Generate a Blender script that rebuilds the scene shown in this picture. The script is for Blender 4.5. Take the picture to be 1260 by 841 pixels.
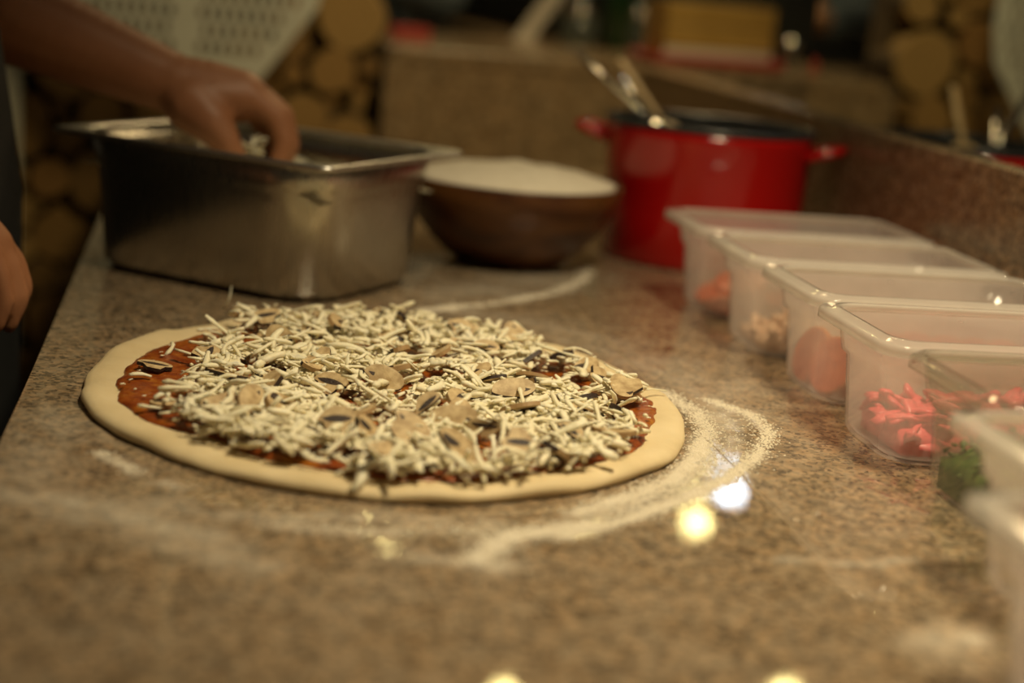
import bpy, bmesh, math, random
import numpy as np
from mathutils import Vector, Matrix, Quaternion, noise as mnoise
from math import sin, cos, pi, radians, sqrt

for o in list(bpy.data.objects): bpy.data.objects.remove(o)
scene = bpy.context.scene
COL = scene.collection
random.seed(7); np.random.seed(7)

# ------------------------------------------------------------------ camera
F_PX, YAW, PITCH, ROLL, CAM_H = 2000.0, radians(11.1), radians(12.64), radians(5.06), 0.34
cam = bpy.data.cameras.new('camera'); cam_ob = bpy.data.objects.new('camera', cam); COL.objects.link(cam_ob)
cam.sensor_fit = 'HORIZONTAL'; cam.sensor_width = 36.0; cam.lens = F_PX / 1260 * 36
cam.clip_start = 0.02; cam.clip_end = 60
fwd = Vector((sin(YAW)*cos(PITCH), cos(YAW)*cos(PITCH), -sin(PITCH)))
rt = fwd.cross(Vector((0, 0, 1))).normalized(); up = rt.cross(fwd)
r2 = cos(ROLL)*rt + sin(ROLL)*up; u2 = -sin(ROLL)*rt + cos(ROLL)*up
cam_ob.matrix_world = Matrix(((r2.x, u2.x, -fwd.x, 0), (r2.y, u2.y, -fwd.y, 0), (r2.z, u2.z, -fwd.z, CAM_H), (0, 0, 0, 1)))
cam.dof.use_dof = True; cam.dof.focus_distance = 1.285; cam.dof.aperture_fstop = 2.2; cam.dof.aperture_blades = 0
scene.camera = cam_ob

# ------------------------------------------------------------------ world, lights, exposure
world = bpy.data.worlds.new('room_ambience'); scene.world = world; world.use_nodes = True
bg = world.node_tree.nodes['Background']
bg.inputs[0].default_value = (1.0, 0.78, 0.50, 1); bg.inputs[1].default_value = 0.028
def area(name, loc, target, size, power, color):
    l = bpy.data.lights.new(name, 'AREA'); l.shape = 'DISK'; l.size = size; l.energy = power; l.color = color
    o = bpy.data.objects.new(name, l); COL.objects.link(o); o.location = loc
    o.rotation_euler = (Vector(target) - Vector(loc)).to_track_quat('-Z', 'Y').to_euler()
    return o
def spot(name, loc, target, radius, angle, blend, power, color):
    l = bpy.data.lights.new(name, 'SPOT'); l.spot_size = radians(angle); l.spot_blend = blend; l.shadow_soft_size = radius; l.energy = power; l.color = color
    o = bpy.data.objects.new(name, l); COL.objects.link(o); o.location = loc
    o.rotation_euler = (Vector(target) - Vector(loc)).to_track_quat('-Z', 'Y').to_euler()
    return o
spot('ceiling_spot_station', (0.54, 0.85, 1.55), (0.57, 1.10, 0), 0.16, 75, 1.0, 118.0, (1.0, 0.83, 0.52))
spot('fill_spot_back', (0.72, 1.75, 1.65), (0.40, 3.0, 0.15), 0.2, 64, 1.0, 70.0, (1.0, 0.79, 0.38))  # added fill spot, brightens the back wall, cone kept off the arm
area('fill_light_bar', (1.2, 3.85, 2.2), (1.0, 4.0, 0), 0.6, 18.0, (1.0, 0.72, 0.36))  # added unseen fill light, brightens the bar and the guest
vs = scene.view_settings
vs.view_transform = 'Standard'; vs.look = 'None'; vs.exposure = 0.1; vs.gamma = 1.0; vs.use_curve_mapping = False
scene.cycles.transparent_max_bounces = 32
scene.cycles.max_bounces = 14

# ------------------------------------------------------------------ material helpers
MATS = {}
def nodes_of(name):
    m = bpy.data.materials.new(name); m.use_nodes = True
    nt = m.node_tree
    return m, nt, nt.nodes['Principled BSDF'], nt.nodes['Material Output']
def N(nt, typ, **kw):
    n = nt.nodes.new(typ)
    for k, v in kw.items():
        if k.startswith('i_'):
            key = k[2:]; key = int(key) if key.isdigit() else key.replace('_', ' ')
            n.inputs[key].default_value = v
        else: setattr(n, k, v)
    return n
def ramp(nt, src, stops, interp='LINEAR'):
    r = nt.nodes.new('ShaderNodeValToRGB'); r.color_ramp.interpolation = interp
    el = r.color_ramp.elements
    while len(el) < len(stops): el.new(0.5)
    for e, (p, c) in zip(el, stops):
        e.position = p; e.color = (*c, 1) if len(c) == 3 else c
    nt.links.new(src, r.inputs[0]); return r
def simple(name, c1, c2=None, scale=30, rough=0.5, metal=0.0, bump=0.0, bscale=None, detail=4, **kw):
    m, nt, b, out = nodes_of(name)
    tc = N(nt, 'ShaderNodeTexCoord')
    ns = N(nt, 'ShaderNodeTexNoise', i_Scale=scale, i_Detail=detail); nt.links.new(tc.outputs['Object'], ns.inputs['Vector'])
    r = ramp(nt, ns.outputs['Fac'], [(0.32, c1), (0.68, c2 or c1)])
    nt.links.new(r.outputs[0], b.inputs['Base Color'])
    b.inputs['Roughness'].default_value = rough; b.inputs['Metallic'].default_value = metal
    for k, v in kw.items(): b.inputs[k.replace('_', ' ')].default_value = v
    if bump:
        n2 = N(nt, 'ShaderNodeTexNoise', i_Scale=bscale or scale * 3, i_Detail=3.0); nt.links.new(tc.outputs['Object'], n2.inputs['Vector'])
        bp = N(nt, 'ShaderNodeBump', i_Strength=bump, i_Distance=0.002)
        nt.links.new(n2.outputs['Fac'], bp.inputs['Height']); nt.links.new(bp.outputs[0], b.inputs['Normal'])
    MATS[name] = m; return m

def granite(name, flour=False, rough=0.16):
    m, nt, b, out = nodes_of(name); L = nt.links.new
    geo = N(nt, 'ShaderNodeNewGeometry')
    n1 = N(nt, 'ShaderNodeTexNoise', i_Scale=48.0, i_Detail=6.0, i_Roughness=0.72); L(geo.outputs['Position'], n1.inputs['Vector'])
    v1 = N(nt, 'ShaderNodeTexVoronoi', i_Scale=230.0); L(geo.outputs['Position'], v1.inputs['Vector'])
    v2 = N(nt, 'ShaderNodeTexVoronoi', i_Scale=330.0); L(geo.outputs['Position'], v2.inputs['Vector'])
    base = ramp(nt, n1.outputs['Fac'], [(0.28, (0.128, 0.088, 0.050)), (0.46, (0.242, 0.172, 0.102)), (0.60, (0.318, 0.238, 0.154)), (0.75, (0.228, 0.155, 0.090))])
    sep = N(nt, 'ShaderNodeSeparateColor'); L(v1.outputs['Color'], sep.inputs[0])
    cr = ramp(nt, sep.outputs[0], [(0.0, (0.22, 0.19, 0.16)), (0.22, (0.45, 0.40, 0.34)), (0.26, (0.85, 0.85, 0.85)), (0.62, (1.0, 1.0, 1.0)), (0.66, (1.25, 1.08, 0.90)), (1.0, (1.4, 1.3, 1.2))])
    mx = N(nt, 'ShaderNodeMix', data_type='RGBA', blend_type='MULTIPLY'); mx.inputs[0].default_value = 0.75
    L(base.outputs[0], mx.inputs[6]); L(cr.outputs[0], mx.inputs[7])
    sep2 = N(nt, 'ShaderNodeSeparateColor'); L(v2.outputs['Color'], sep2.inputs[0])
    dk = ramp(nt, sep2.outputs[1], [(0.0, (0.16, 0.15, 0.14)), (0.13, (0.25, 0.22, 0.2)), (0.17, (1, 1, 1))])
    mx2 = N(nt, 'ShaderNodeMix', data_type='RGBA', blend_type='MULTIPLY'); mx2.inputs[0].default_value = 0.8
    L(mx.outputs[2], mx2.inputs[6]); L(dk.outputs[0], mx2.inputs[7])
    col = mx2.outputs[2]
    b.inputs['Roughness'].default_value = rough
    if flour:
        at = N(nt, 'ShaderNodeAttribute', attribute_name='flour')
        n3 = N(nt, 'ShaderNodeTexNoise', i_Scale=420.0, i_Detail=2.0); L(geo.outputs['Position'], n3.inputs['Vector'])
        n4 = N(nt, 'ShaderNodeTexNoise', i_Scale=60.0, i_Detail=5.0); L(geo.outputs['Position'], n4.inputs['Vector'])
        mul = N(nt, 'ShaderNodeMath', operation='MULTIPLY'); L(n3.outputs['Fac'], mul.inputs[0]); L(n4.outputs['Fac'], mul.inputs[1])
        ml2 = N(nt, 'ShaderNodeMath', operation='MULTIPLY_ADD', i_1=3.0, i_2=0.25); L(mul.outputs[0], ml2.inputs[0])
        fac = N(nt, 'ShaderNodeMath', operation='MULTIPLY', use_clamp=True); L(at.outputs['Fac'], fac.inputs[0]); L(ml2.outputs[0], fac.inputs[1])
        mf = N(nt, 'ShaderNodeMix', data_type='RGBA'); L(fac.outputs[0], mf.inputs[0]); L(col, mf.inputs[6]); mf.inputs[7].default_value = (0.72, 0.64, 0.52, 1)
        col = mf.outputs[2]
        rr = N(nt, 'ShaderNodeMapRange', i_1=0.48, i_2=0.95, i_3=rough, i_4=0.75); L(fac.outputs[0], rr.inputs[0]); L(rr.outputs[0], b.inputs['Roughness'])
        bp = N(nt, 'ShaderNodeBump', i_Strength=0.12, i_Distance=0.001); L(fac.outputs[0], bp.inputs['Height']); L(bp.outputs[0], b.inputs['Normal'])
    L(col, b.inputs['Base Color'])
    MATS[name] = m; return m
granite('granite_top', True, 0.022); granite('granite', False, 0.22)

def plastic(name, tint, body, clear, rough=0.25):
    """thin translucent kitchen plastic: part see-through, part milky"""
    m, nt, b, out = nodes_of(name); L = nt.links.new; nt.nodes.remove(b)
    tc = N(nt, 'ShaderNodeTexCoord'); ns = N(nt, 'ShaderNodeTexNoise', i_Scale=40.0); L(tc.outputs['Object'], ns.inputs['Vector'])
    cr = ramp(nt, ns.outputs['Fac'], [(0.3, tuple(x*0.93 for x in body)), (0.7, body)])
    df = N(nt, 'ShaderNodeBsdfDiffuse'); tl = N(nt, 'ShaderNodeBsdfTranslucent'); L(cr.outputs[0], df.inputs[0]); L(cr.outputs[0], tl.inputs[0])
    m1 = N(nt, 'ShaderNodeMixShader', i_0=0.5); L(df.outputs[0], m1.inputs[1]); L(tl.outputs[0], m1.inputs[2])
    tr = N(nt, 'ShaderNodeBsdfTransparent'); tr.inputs[0].default_value = (*tint, 1)
    m2 = N(nt, 'ShaderNodeMixShader', i_0=clear); L(m1.outputs[0], m2.inputs[1]); L(tr.outputs[0], m2.inputs[2])
    gl = N(nt, 'ShaderNodeBsdfGlossy', i_Roughness=rough); fr = N(nt, 'ShaderNodeFresnel', i_IOR=1.45)
    m3 = N(nt, 'ShaderNodeMixShader'); ge = N(nt, 'ShaderNodeNewGeometry'); iv = N(nt, 'ShaderNodeMath', operation='SUBTRACT', i_0=1.0); L(ge.outputs['Backfacing'], iv.inputs[1]); mf = N(nt, 'ShaderNodeMath', operation='MULTIPLY'); L(fr.outputs[0], mf.inputs[0]); L(iv.outputs[0], mf.inputs[1]); L(mf.outputs[0], m3.inputs[0]); L(m2.outputs[0], m3.inputs[1]); L(gl.outputs[0], m3.inputs[2])
    L(m3.outputs[0], out.inputs[0]); MATS[name] = m; return m
plastic('milky_plastic', (0.99, 0.97, 0.95), (0.96, 0.88, 0.84), 0.71, 0.12)
plastic('milky_rim', (0.99, 0.97, 0.95), (0.92, 0.88, 0.82), 0.55, 0.10)
plastic('clear_plastic', (0.97, 0.97, 0.95), (0.6, 0.58, 0.5), 0.93, 0.06)
plastic('glass', (0.93, 0.96, 0.94), (0.5, 0.55, 0.52), 0.90, 0.03)

simple('dough', (0.62, 0.485, 0.275), (0.74, 0.60, 0.37), 18, 0.62, bump=0.25, bscale=120, Subsurface_Weight=0.25, Subsurface_Scale=0.004, Subsurface_Radius=(1.0, 0.8, 0.5))
def sauce_mat():
    m, nt, b, out = nodes_of('sauce'); L = nt.links.new
    tc = N(nt, 'ShaderNodeTexCoord')
    n1 = N(nt, 'ShaderNodeTexNoise', i_Scale=38.0, i_Detail=6.0, i_Roughness=0.7); L(tc.outputs['Object'], n1.inputs['Vector'])
    r = ramp(nt, n1.outputs['Fac'], [(0.28, (0.11, 0.016, 0.004)), (0.45, (0.25, 0.050, 0.007)), (0.58, (0.36, 0.105, 0.012)), (0.70, (0.50, 0.26, 0.03))])
    L(r.outputs[0], b.inputs['Base Color']); b.inputs['Roughness'].default_value = 0.32
    n2 = N(nt, 'ShaderNodeTexNoise', i_Scale=160.0, i_Detail=4.0); L(tc.outputs['Object'], n2.inputs['Vector'])
    bp = N(nt, 'ShaderNodeBump', i_Strength=0.7, i_Distance=0.003); L(n2.outputs['Fac'], bp.inputs['Height']); L(bp.outputs[0], b.inputs['Normal'])
    MATS['sauce'] = m
sauce_mat()
simple('cheese', (0.76, 0.68, 0.46), (0.88, 0.81, 0.62), 60, 0.5, bump=0.2, bscale=300, Subsurface_Weight=0.35, Subsurface_Scale=0.003, Subsurface_Radius=(1.0, 0.85, 0.6))
simple('cheese_pale', (0.78, 0.71, 0.50), (0.88, 0.82, 0.63), 60, 0.55, bump=0.2, bscale=300, Subsurface_Weight=0.35, Subsurface_Scale=0.003, Subsurface_Radius=(1.0, 0.85, 0.6))
simple('mushroom_flesh', (0.34, 0.22, 0.10), (0.62, 0.47, 0.26), 130, 0.6, bump=0.15)
simple('mushroom_gill', (0.018, 0.010, 0.008), (0.05, 0.026, 0.018), 200, 0.55, bump=0.4)
simple('mushroom_skin', (0.30, 0.18, 0.075), (0.42, 0.27, 0.13), 80, 0.55)
simple('flour', (0.74, 0.66, 0.52), (0.82, 0.74, 0.60), 90, 0.9, bump=0.4, bscale=60)
def steel_mat():
    m, nt, b, out = nodes_of('brushed_steel'); L = nt.links.new
    tc = N(nt, 'ShaderNodeTexCoord'); mp = N(nt, 'ShaderNodeMapping'); mp.inputs['Scale'].default_value = (40, 40, 3); L(tc.outputs['Object'], mp.inputs[0])
    n1 = N(nt, 'ShaderNodeTexNoise', i_Scale=6.0, i_Detail=5.0); L(mp.outputs[0], n1.inputs['Vector'])
    n2 = N(nt, 'ShaderNodeTexNoise', i_Scale=9.0, i_Detail=4.0); L(tc.outputs['Object'], n2.inputs['Vector'])
    c = ramp(nt, n2.outputs['Fac'], [(0.3, (0.38, 0.36, 0.32)), (0.7, (0.54, 0.52, 0.47))]); L(c.outputs[0], b.inputs['Base Color'])
    b.inputs['Metallic'].default_value = 1.0
    r = N(nt, 'ShaderNodeMapRange', i_3=0.20, i_4=0.38); L(n1.outputs['Fac'], r.inputs[0]); L(r.outputs[0], b.inputs['Roughness'])
    bp = N(nt, 'ShaderNodeBump', i_Strength=0.12, i_Distance=0.001); L(n1.outputs['Fac'], bp.inputs['Height']); L(bp.outputs[0], b.inputs['Normal'])
    MATS['brushed_steel'] = m
steel_mat()
simple('lit_rim_steel', (0.60, 0.58, 0.54), (0.70, 0.68, 0.64), 30, 0.36, 1.0)  # lighter, rougher copy of the pan steel; light on the rim put into its colour
simple('polished_steel', (0.60, 0.57, 0.52), (0.70, 0.68, 0.63), 30, 0.16, 1.0)
def bowl_wood():
    m, nt, b, out = nodes_of('bowl_wood'); L = nt.links.new
    tc = N(nt, 'ShaderNodeTexCoord'); mp = N(nt, 'ShaderNodeMapping'); mp.inputs['Rotation'].default_value = (0.5, 0.9, 0.3); mp.inputs['Scale'].default_value = (1, 1, 4); L(tc.outputs['Object'], mp.inputs[0])
    n1 = N(nt, 'ShaderNodeTexNoise', i_Scale=7.0, i_Detail=6.0, i_Distortion=1.2); L(mp.outputs[0], n1.inputs['Vector'])
    c = ramp(nt, n1.outputs['Fac'], [(0.3, (0.030, 0.009, 0.003)), (0.5, (0.075, 0.024, 0.006)), (0.68, (0.14, 0.055, 0.012))]); L(c.outputs[0], b.inputs['Base Color'])
    b.inputs['Roughness'].default_value = 0.38; MATS['bowl_wood'] = m
bowl_wood()
simple('red_enamel', (0.45, 0.005, 0.005), (0.52, 0.006, 0.0055), 8, 0.14, Coat_Weight=0.4)
simple('black_enamel', (0.020, 0.022, 0.026), (0.045, 0.048, 0.055), 160, 0.25)
simple('skin', (0.33, 0.135, 0.062), (0.40, 0.175, 0.085), 14, 0.5, bump=0.12, bscale=180)
simple('skin_pale', (0.42, 0.22, 0.12), (0.48, 0.26, 0.15), 14, 0.5)
simple('black_cloth', (0.006, 0.006, 0.006), (0.012, 0.012, 0.012), 60, 0.9, bump=0.3, bscale=600)
simple('apron_cloth', (0.012, 0.012, 0.012), (0.018, 0.018, 0.018), 50, 0.9, bump=0.3, bscale=600)
simple('blue_cloth', (0.075, 0.10, 0.125), (0.11, 0.14, 0.17), 40, 0.9)
simple('hair', (0.010, 0.006, 0.004), (0.03, 0.018, 0.010), 120, 0.5)
simple('eye_white', (0.7, 0.68, 0.62), (0.75, 0.72, 0.66), 20, 0.2)
def log_mat():
    m, nt, b, out = nodes_of('log_end'); L = nt.links.new
    tc = N(nt, 'ShaderNodeTexCoord'); oi = N(nt, 'ShaderNodeObjectInfo')
    ln = N(nt, 'ShaderNodeVectorMath', operation='MULTIPLY'); ln.inputs[1].default_value = (1, 0, 1); L(tc.outputs['Object'], ln.inputs[0])
    le = N(nt, 'ShaderNodeVectorMath', operation='LENGTH'); L(ln.outputs[0], le.inputs[0])
    n1 = N(nt, 'ShaderNodeTexNoise', i_Scale=3.5, i_Detail=5.0); L(tc.outputs['Object'], n1.inputs['Vector'])
    ad = N(nt, 'ShaderNodeMath', operation='MULTIPLY_ADD', i_1=0.35); L(n1.outputs['Fac'], ad.inputs[0]); L(le.outputs['Value'], ad.inputs[2])
    sn = N(nt, 'ShaderNodeMath', operation='MULTIPLY', i_1=34.0); L(ad.outputs[0], sn.inputs[0])
    si = N(nt, 'ShaderNodeMath', operation='SINE'); L(sn.outputs[0], si.inputs[0])
    rg = ramp(nt, si.outputs[0], [(0.0, (0.72, 0.70, 0.66)), (0.8, (1, 1, 1))])
    rnd = ramp(nt, oi.outputs['Random'], [(0.0, (0.16, 0.085, 0.022)), (0.35, (0.27, 0.15, 0.045)), (0.7, (0.34, 0.21, 0.075)), (1.0, (0.22, 0.105, 0.026))])
    mx = N(nt, 'ShaderNodeMix', data_type='RGBA', blend_type='MULTIPLY'); mx.inputs[0].default_value = 0.7
    L(rnd.outputs[0], mx.inputs[6]); L(rg.outputs[0], mx.inputs[7])
    bk = ramp(nt, le.outputs['Value'], [(0.86, (0, 0, 0)), (0.93, (1, 1, 1))])
    m2 = N(nt, 'ShaderNodeMix', data_type='RGBA'); L(bk.outputs[0], m2.inputs[0]); L(mx.outputs[2], m2.inputs[6]); m2.inputs[7].default_value = (0.05, 0.03, 0.014, 1)
    L(m2.outputs[2], b.inputs['Base Color']); b.inputs['Roughness'].default_value = 0.8; MATS['log_end'] = m
log_mat()
simple('seam_grout', (0.24, 0.17, 0.10), (0.30, 0.22, 0.14), 60, 0.5)
simple('log_bark', (0.05, 0.03, 0.012), (0.09, 0.055, 0.02), 18, 0.9)
simple('dark_wall', (0.012, 0.009, 0.006), (0.02, 0.015, 0.010), 8, 0.9)
simple('floor_tile', (0.05, 0.038, 0.026), (0.08, 0.06, 0.042), 5, 0.5)
simple('room_wall', (0.035, 0.037, 0.034), (0.05, 0.05, 0.045), 3, 0.85)
simple('cabinet_front', (0.10, 0.07, 0.04), (0.14, 0.10, 0.06), 6, 0.5)
simple('white_paint', (0.52, 0.50, 0.42), (0.58, 0.56, 0.48), 10, 0.5)
simple('peel_coating', (0.50, 0.50, 0.46), (0.56, 0.56, 0.52), 14, 0.42)
simple('dark_metal', (0.028, 0.037, 0.038), (0.040, 0.052, 0.052), 6, 0.45)
simple('tray_red', (0.33, 0.028, 0.024), (0.40, 0.040, 0.030), 8, 0.4)
simple('yellow_wood', (0.36, 0.21, 0.045), (0.46, 0.28, 0.07), 12, 0.55)
simple('bottle_green', (0.01, 0.035, 0.012), (0.016, 0.05, 0.018), 10, 0.15)
simple('white_plastic', (0.62, 0.55, 0.48), (0.68, 0.61, 0.53), 10, 0.4)
simple('spoon_wood', (0.44, 0.30, 0.16), (0.52, 0.37, 0.20), 20, 0.5)
simple('tomato_red', (0.50, 0.055, 0.016), (0.60, 0.12, 0.03), 60, 0.3)
simple('sausage_red', (0.34, 0.040, 0.012), (0.46, 0.085, 0.025), 120, 0.4)
simple('casing', (0.40, 0.10, 0.015), (0.48, 0.14, 0.02), 60, 0.4)
simple('ham_pink', (0.70, 0.075, 0.10), (0.80, 0.13, 0.15), 50, 0.4)
simple('herb_green', (0.035, 0.075, 0.010), (0.09, 0.14, 0.025), 120, 0.5)
simple('corn_yellow', (0.62, 0.47, 0.14), (0.70, 0.55, 0.20), 60, 0.4)
simple('peach_food', (0.62, 0.40, 0.26), (0.70, 0.48, 0.33), 50, 0.5)
def emit(name, col, s):
    m, nt, b, out = nodes_of(name); b.inputs['Base Color'].default_value = (*col, 1)
    ns = N(nt, 'ShaderNodeTexNoise', i_Scale=4.0); r = ramp(nt, ns.outputs['Fac'], [(0.0, col), (1.0, col)])
    nt.links.new(r.outputs[0], b.inputs['Emission Color']); b.inputs['Emission Strength'].default_value = s; MATS[name] = m
emit('bulb_warm', (1.0, 0.80, 0.30), 26.0); emit('bulb_cool', (0.80, 0.90, 1.0), 26.0)
def mirror_mat():
    m, nt, b, out = nodes_of('mirror'); L = nt.links.new
    ns = N(nt, 'ShaderNodeTexNoise', i_Scale=3.0); tc = N(nt, 'ShaderNodeTexCoord'); L(tc.outputs['Object'], ns.inputs['Vector'])
    c = ramp(nt, ns.outputs['Fac'], [(0.3, (0.66, 0.68, 0.66)), (0.7, (0.70, 0.72, 0.70))]); L(c.outputs[0], b.inputs['Base Color'])
    b.inputs['Metallic'].default_value = 1.0; b.inputs['Roughness'].default_value = 0.01; MATS['mirror'] = m
mirror_mat()

# ------------------------------------------------------------------ object helpers
def link(name, me, mat=None, parent=None, smooth=False):
    if mat:
        for k in ([mat] if isinstance(mat, str) else mat): me.materials.append(MATS[k])
    if smooth: me.shade_smooth()
    o = bpy.data.objects.new(name, me); COL.objects.link(o)
    if parent is not None: o.parent = parent
    return o
def from_py(name, v, f, mat=None, parent=None, smooth=False):
    me = bpy.data.meshes.new(name); me.from_pydata([tuple(p) for p in v], [], f); me.update()
    return link(name, me, mat, parent, smooth)
def from_bm(name, bm, mat=None, parent=None, smooth=False):
    bmesh.ops.recalc_face_normals(bm, faces=bm.faces)
    me = bpy.data.meshes.new(name); bm.to_mesh(me); bm.free()
    return link(name, me, mat, parent, smooth)
def tag(o, label=None, cat=None, group=None, kind=None):
    if label: o['label'] = label
    if cat: o['category'] = cat
    if group: o['group'] = group
    if kind: o['kind'] = kind
    return o
def thing(name, label, cat, loc=(0, 0, 0), rz=0, group=None):
    o = bpy.data.objects.new(name, None); COL.objects.link(o); o.location = loc; o.rotation_euler = (0, 0, rz); o.empty_display_size = 0.05
    return tag(o, label, cat, group)
def box_bm(x0, x1, y0, y1, z0, z1, bev=0.0, seg=2):
    bm = bmesh.new(); r = bmesh.ops.create_cube(bm, size=1.0)
    for v in bm.verts:
        v.co = Vector(((x0+x1)/2 + v.co.x*(x1-x0), (y0+y1)/2 + v.co.y*(y1-y0), (z0+z1)/2 + v.co.z*(z1-z0)))
    if bev: bmesh.ops.bevel(bm, geom=list(bm.edges), offset=bev, segments=seg, affect='EDGES', profile=0.5)
    return bm
def box(name, b, mat, parent=None, bev=0.002): return from_bm(name, box_bm(*b, bev=bev), mat, parent)
def lathe(prof, n=64, cap=True):
    """prof: list of (r,z); returns verts, faces"""
    v, f = [], []
    for r, z in prof:
        for i in range(n):
            a = 2*pi*i/n; v.append((r*cos(a), r*sin(a), z))
    for j in range(len(prof)-1):
        for i in range(n):
            k = (i+1) % n
            f.append((j*n+i, j*n+k, (j+1)*n+k, (j+1)*n+i))
    if cap:
        f.append(tuple(range(n-1, -1, -1))); m = (len(prof)-1)*n; f.append(tuple(range(m, m+n)))
    return v, f
def rrect(hx, hy, r, n=7):
    pts = []
    for cx, cy, a0 in ((hx-r, hy-r, 0), (-hx+r, hy-r, pi/2), (-hx+r, -hy+r, pi), (hx-r, -hy+r, 3*pi/2)):
        for i in range(n):
            a = a0 + pi/2*i/(n-1); pts.append((cx + r*cos(a), cy + r*sin(a)))
    return pts
def loft(sections):
    """sections: (hx, hy, r, z); closed at both ends"""
    v, f = [], []
    loops = [rrect(hx, hy, max(r, 0.0005)) for hx, hy, r, z in sections]; n = len(loops[0])
    for lp, s in zip(loops, sections): v += [(x, y, s[3]) for x, y in lp]
    for j in range(len(sections)-1):
        for i in range(n):
            k = (i+1) % n; f.append((j*n+i, j*n+k, (j+1)*n+k, (j+1)*n+i))
    f.append(tuple(range(n-1, -1, -1))); m = (len(sections)-1)*n; f.append(tuple(range(m, m+n)))
    return v, f
def tube(pts, rad, n=10, flat=1.0):
    """tapered tube along points, rad scalar or list; flat squeezes one axis"""
    pts = [Vector(p) for p in pts]; m = len(pts)
    rad = rad if isinstance(rad, (list, tuple)) else [rad]*m
    v, f = [], []; ref = Vector((0, 0, 1))
    t0 = (pts[1]-pts[0]).normalized()
    if abs(t0.dot(ref)) > 0.95: ref = Vector((0, 1, 0))
    a = t0.cross(ref).normalized()
    for j, p in enumerate(pts):
        t = (pts[min(j+1, m-1)] - pts[max(j-1, 0)]).normalized()
        a = (a - t*a.dot(t)).normalized(); b = t.cross(a)
        for i in range(n):
            th = 2*pi*i/n; v.append(p + rad[j]*(a*cos(th) + b*sin(th)*flat))
    for j in range(m-1):
        for i in range(n):
            k = (i+1) % n; f.append((j*n+i, j*n+k, (j+1)*n+k, (j+1)*n+i))
    f.append(tuple(range(n-1, -1, -1))); f.append(tuple(range((m-1)*n, m*n)))
    return v, f
def bez(p0, p1, p2, n=8):
    p0, p1, p2 = Vector(p0), Vector(p1), Vector(p2)
    return [p0*(1-t)**2 + p1*2*t*(1-t) + p2*t*t for t in [i/(n-1) for i in range(n)]]
def smooth_closed(pts, n=160):
    """closed Catmull-Rom through 2D points"""
    m = len(pts); out = []
    for k in range(n):
        u = k*m/n; i = int(u); t = u-i
        p = [Vector((*pts[(i+d) % m], 0)) for d in (-1, 0, 1, 2)]
        q = 0.5*((2*p[1]) + (p[2]-p[0])*t + (2*p[0]-5*p[1]+4*p[2]-p[3])*t*t + (3*p[1]-p[0]-3*p[2]+p[3])*t**3)
        out.append((q.x, q.y))
    return out
def inside(pt, poly):
    x, y = pt; c = False; j = len(poly)-1
    for i in range(len(poly)):
        xi, yi = poly[i]; xj, yj = poly[j]
        if (yi > y) != (yj > y) and x < (xj-xi)*(y-yi)/(yj-yi)+xi: c = not c
        j = i
    return c

# ------------------------------------------------------------------ the setting
FLOOR_Z = -0.92
tag(box('floor', (-3.5, 4.5, -1.5, 7.0, FLOOR_Z-0.05, FLOOR_Z), 'floor_tile', bev=0), 'dark floor of the kitchen and dining room', None, kind='structure')
tag(box('wall_rear', (-3.5, 4.5, 6.8, 6.95, FLOOR_Z, 2.2), 'room_wall', bev=0), 'dim grey wall at the far end of the dining room', kind='structure')

# granite worktop: two slabs that meet at a seam running away from the camera
X0, XS, X1, Y0, Y1 = -0.132, 0.392, 0.795, 0.15, 3.02
worktop = thing('worktop', 'speckled brown granite worktop dusted with flour', 'worktop', (0, 0, 0))
STROKES = [  # polyline, half width, strength
    ([(0.396, 1.32), (0.406, 1.261), (0.399, 1.2), (0.374, 1.132), (0.333, 1.066), (0.286, 1.02), (0.245, 0.988)], 0.007, 0.95),
    ([(0.43, 1.30), (0.455, 1.25), (0.455, 1.207), (0.423, 1.138), (0.376, 1.073), (0.334, 1.030), (0.275, 0.976), (0.228, 0.945)], 0.005, 0.85),
    ([(0.42, 1.24), (0.41, 1.17), (0.372, 1.098), (0.32, 1.035), (0.262, 0.985)], 0.020, 0.42),
    ([(0.44, 1.32), (0.435, 1.24)], 0.03, 0.28),
    ([(0.255, 0.968), (0.225, 0.955), (0.200, 0.948), (0.182, 0.925), (0.164, 0.899)], 0.010, 0.85),
    ([(0.205, 0.945), (0.15, 0.952), (0.10, 0.945), (0.05, 0.952)], 0.006, 0.40),
    ([(0.19, 0.962), (0.12, 0.975), (0.031, 0.962), (-0.02, 0.985)], 0.014, 0.30),
    ([(0.13, 0.905), (0.18, 0.888)], 0.012, 0.35),
    ([(-0.066, 1.092), (-0.045, 1.062), (-0.036, 1.045)], 0.005, 0.45),
    ([(-0.02, 1.03), (-0.01, 1.02)], 0.006, 0.35),
    ([(-0.12, 1.0), (-0.07, 0.985), (0.0, 0.925), (0.03, 0.88)], 0.022, 0.30),
    ([(-0.10, 1.16), (-0.11, 1.05), (-0.09, 0.96)], 0.03, 0.16),
    ([(0.212, 1.60), (0.25, 1.632), (0.30, 1.662), (0.383, 1.740), (0.436, 1.827), (0.459, 1.905)], 0.008, 0.75),
    ([(0.25, 1.70), (0.33, 1.76), (0.40, 1.86)], 0.045, 0.30),
    ([(0.27, 1.60), (0.34, 1.56), (0.40, 1.47)], 0.04, 0.20),
    ([(0.41, 1.42), (0.44, 1.36)], 0.05, 0.22),
    ([(0.36, 0.912), (0.41, 0.905), (0.45, 0.915)], 0.004, 0.35),
    ([(0.40, 0.79), (0.43, 0.785)], 0.016, 0.40),
    ([(0.02, 0.86), (0.10, 0.84)], 0.02, 0.10),
]
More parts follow.
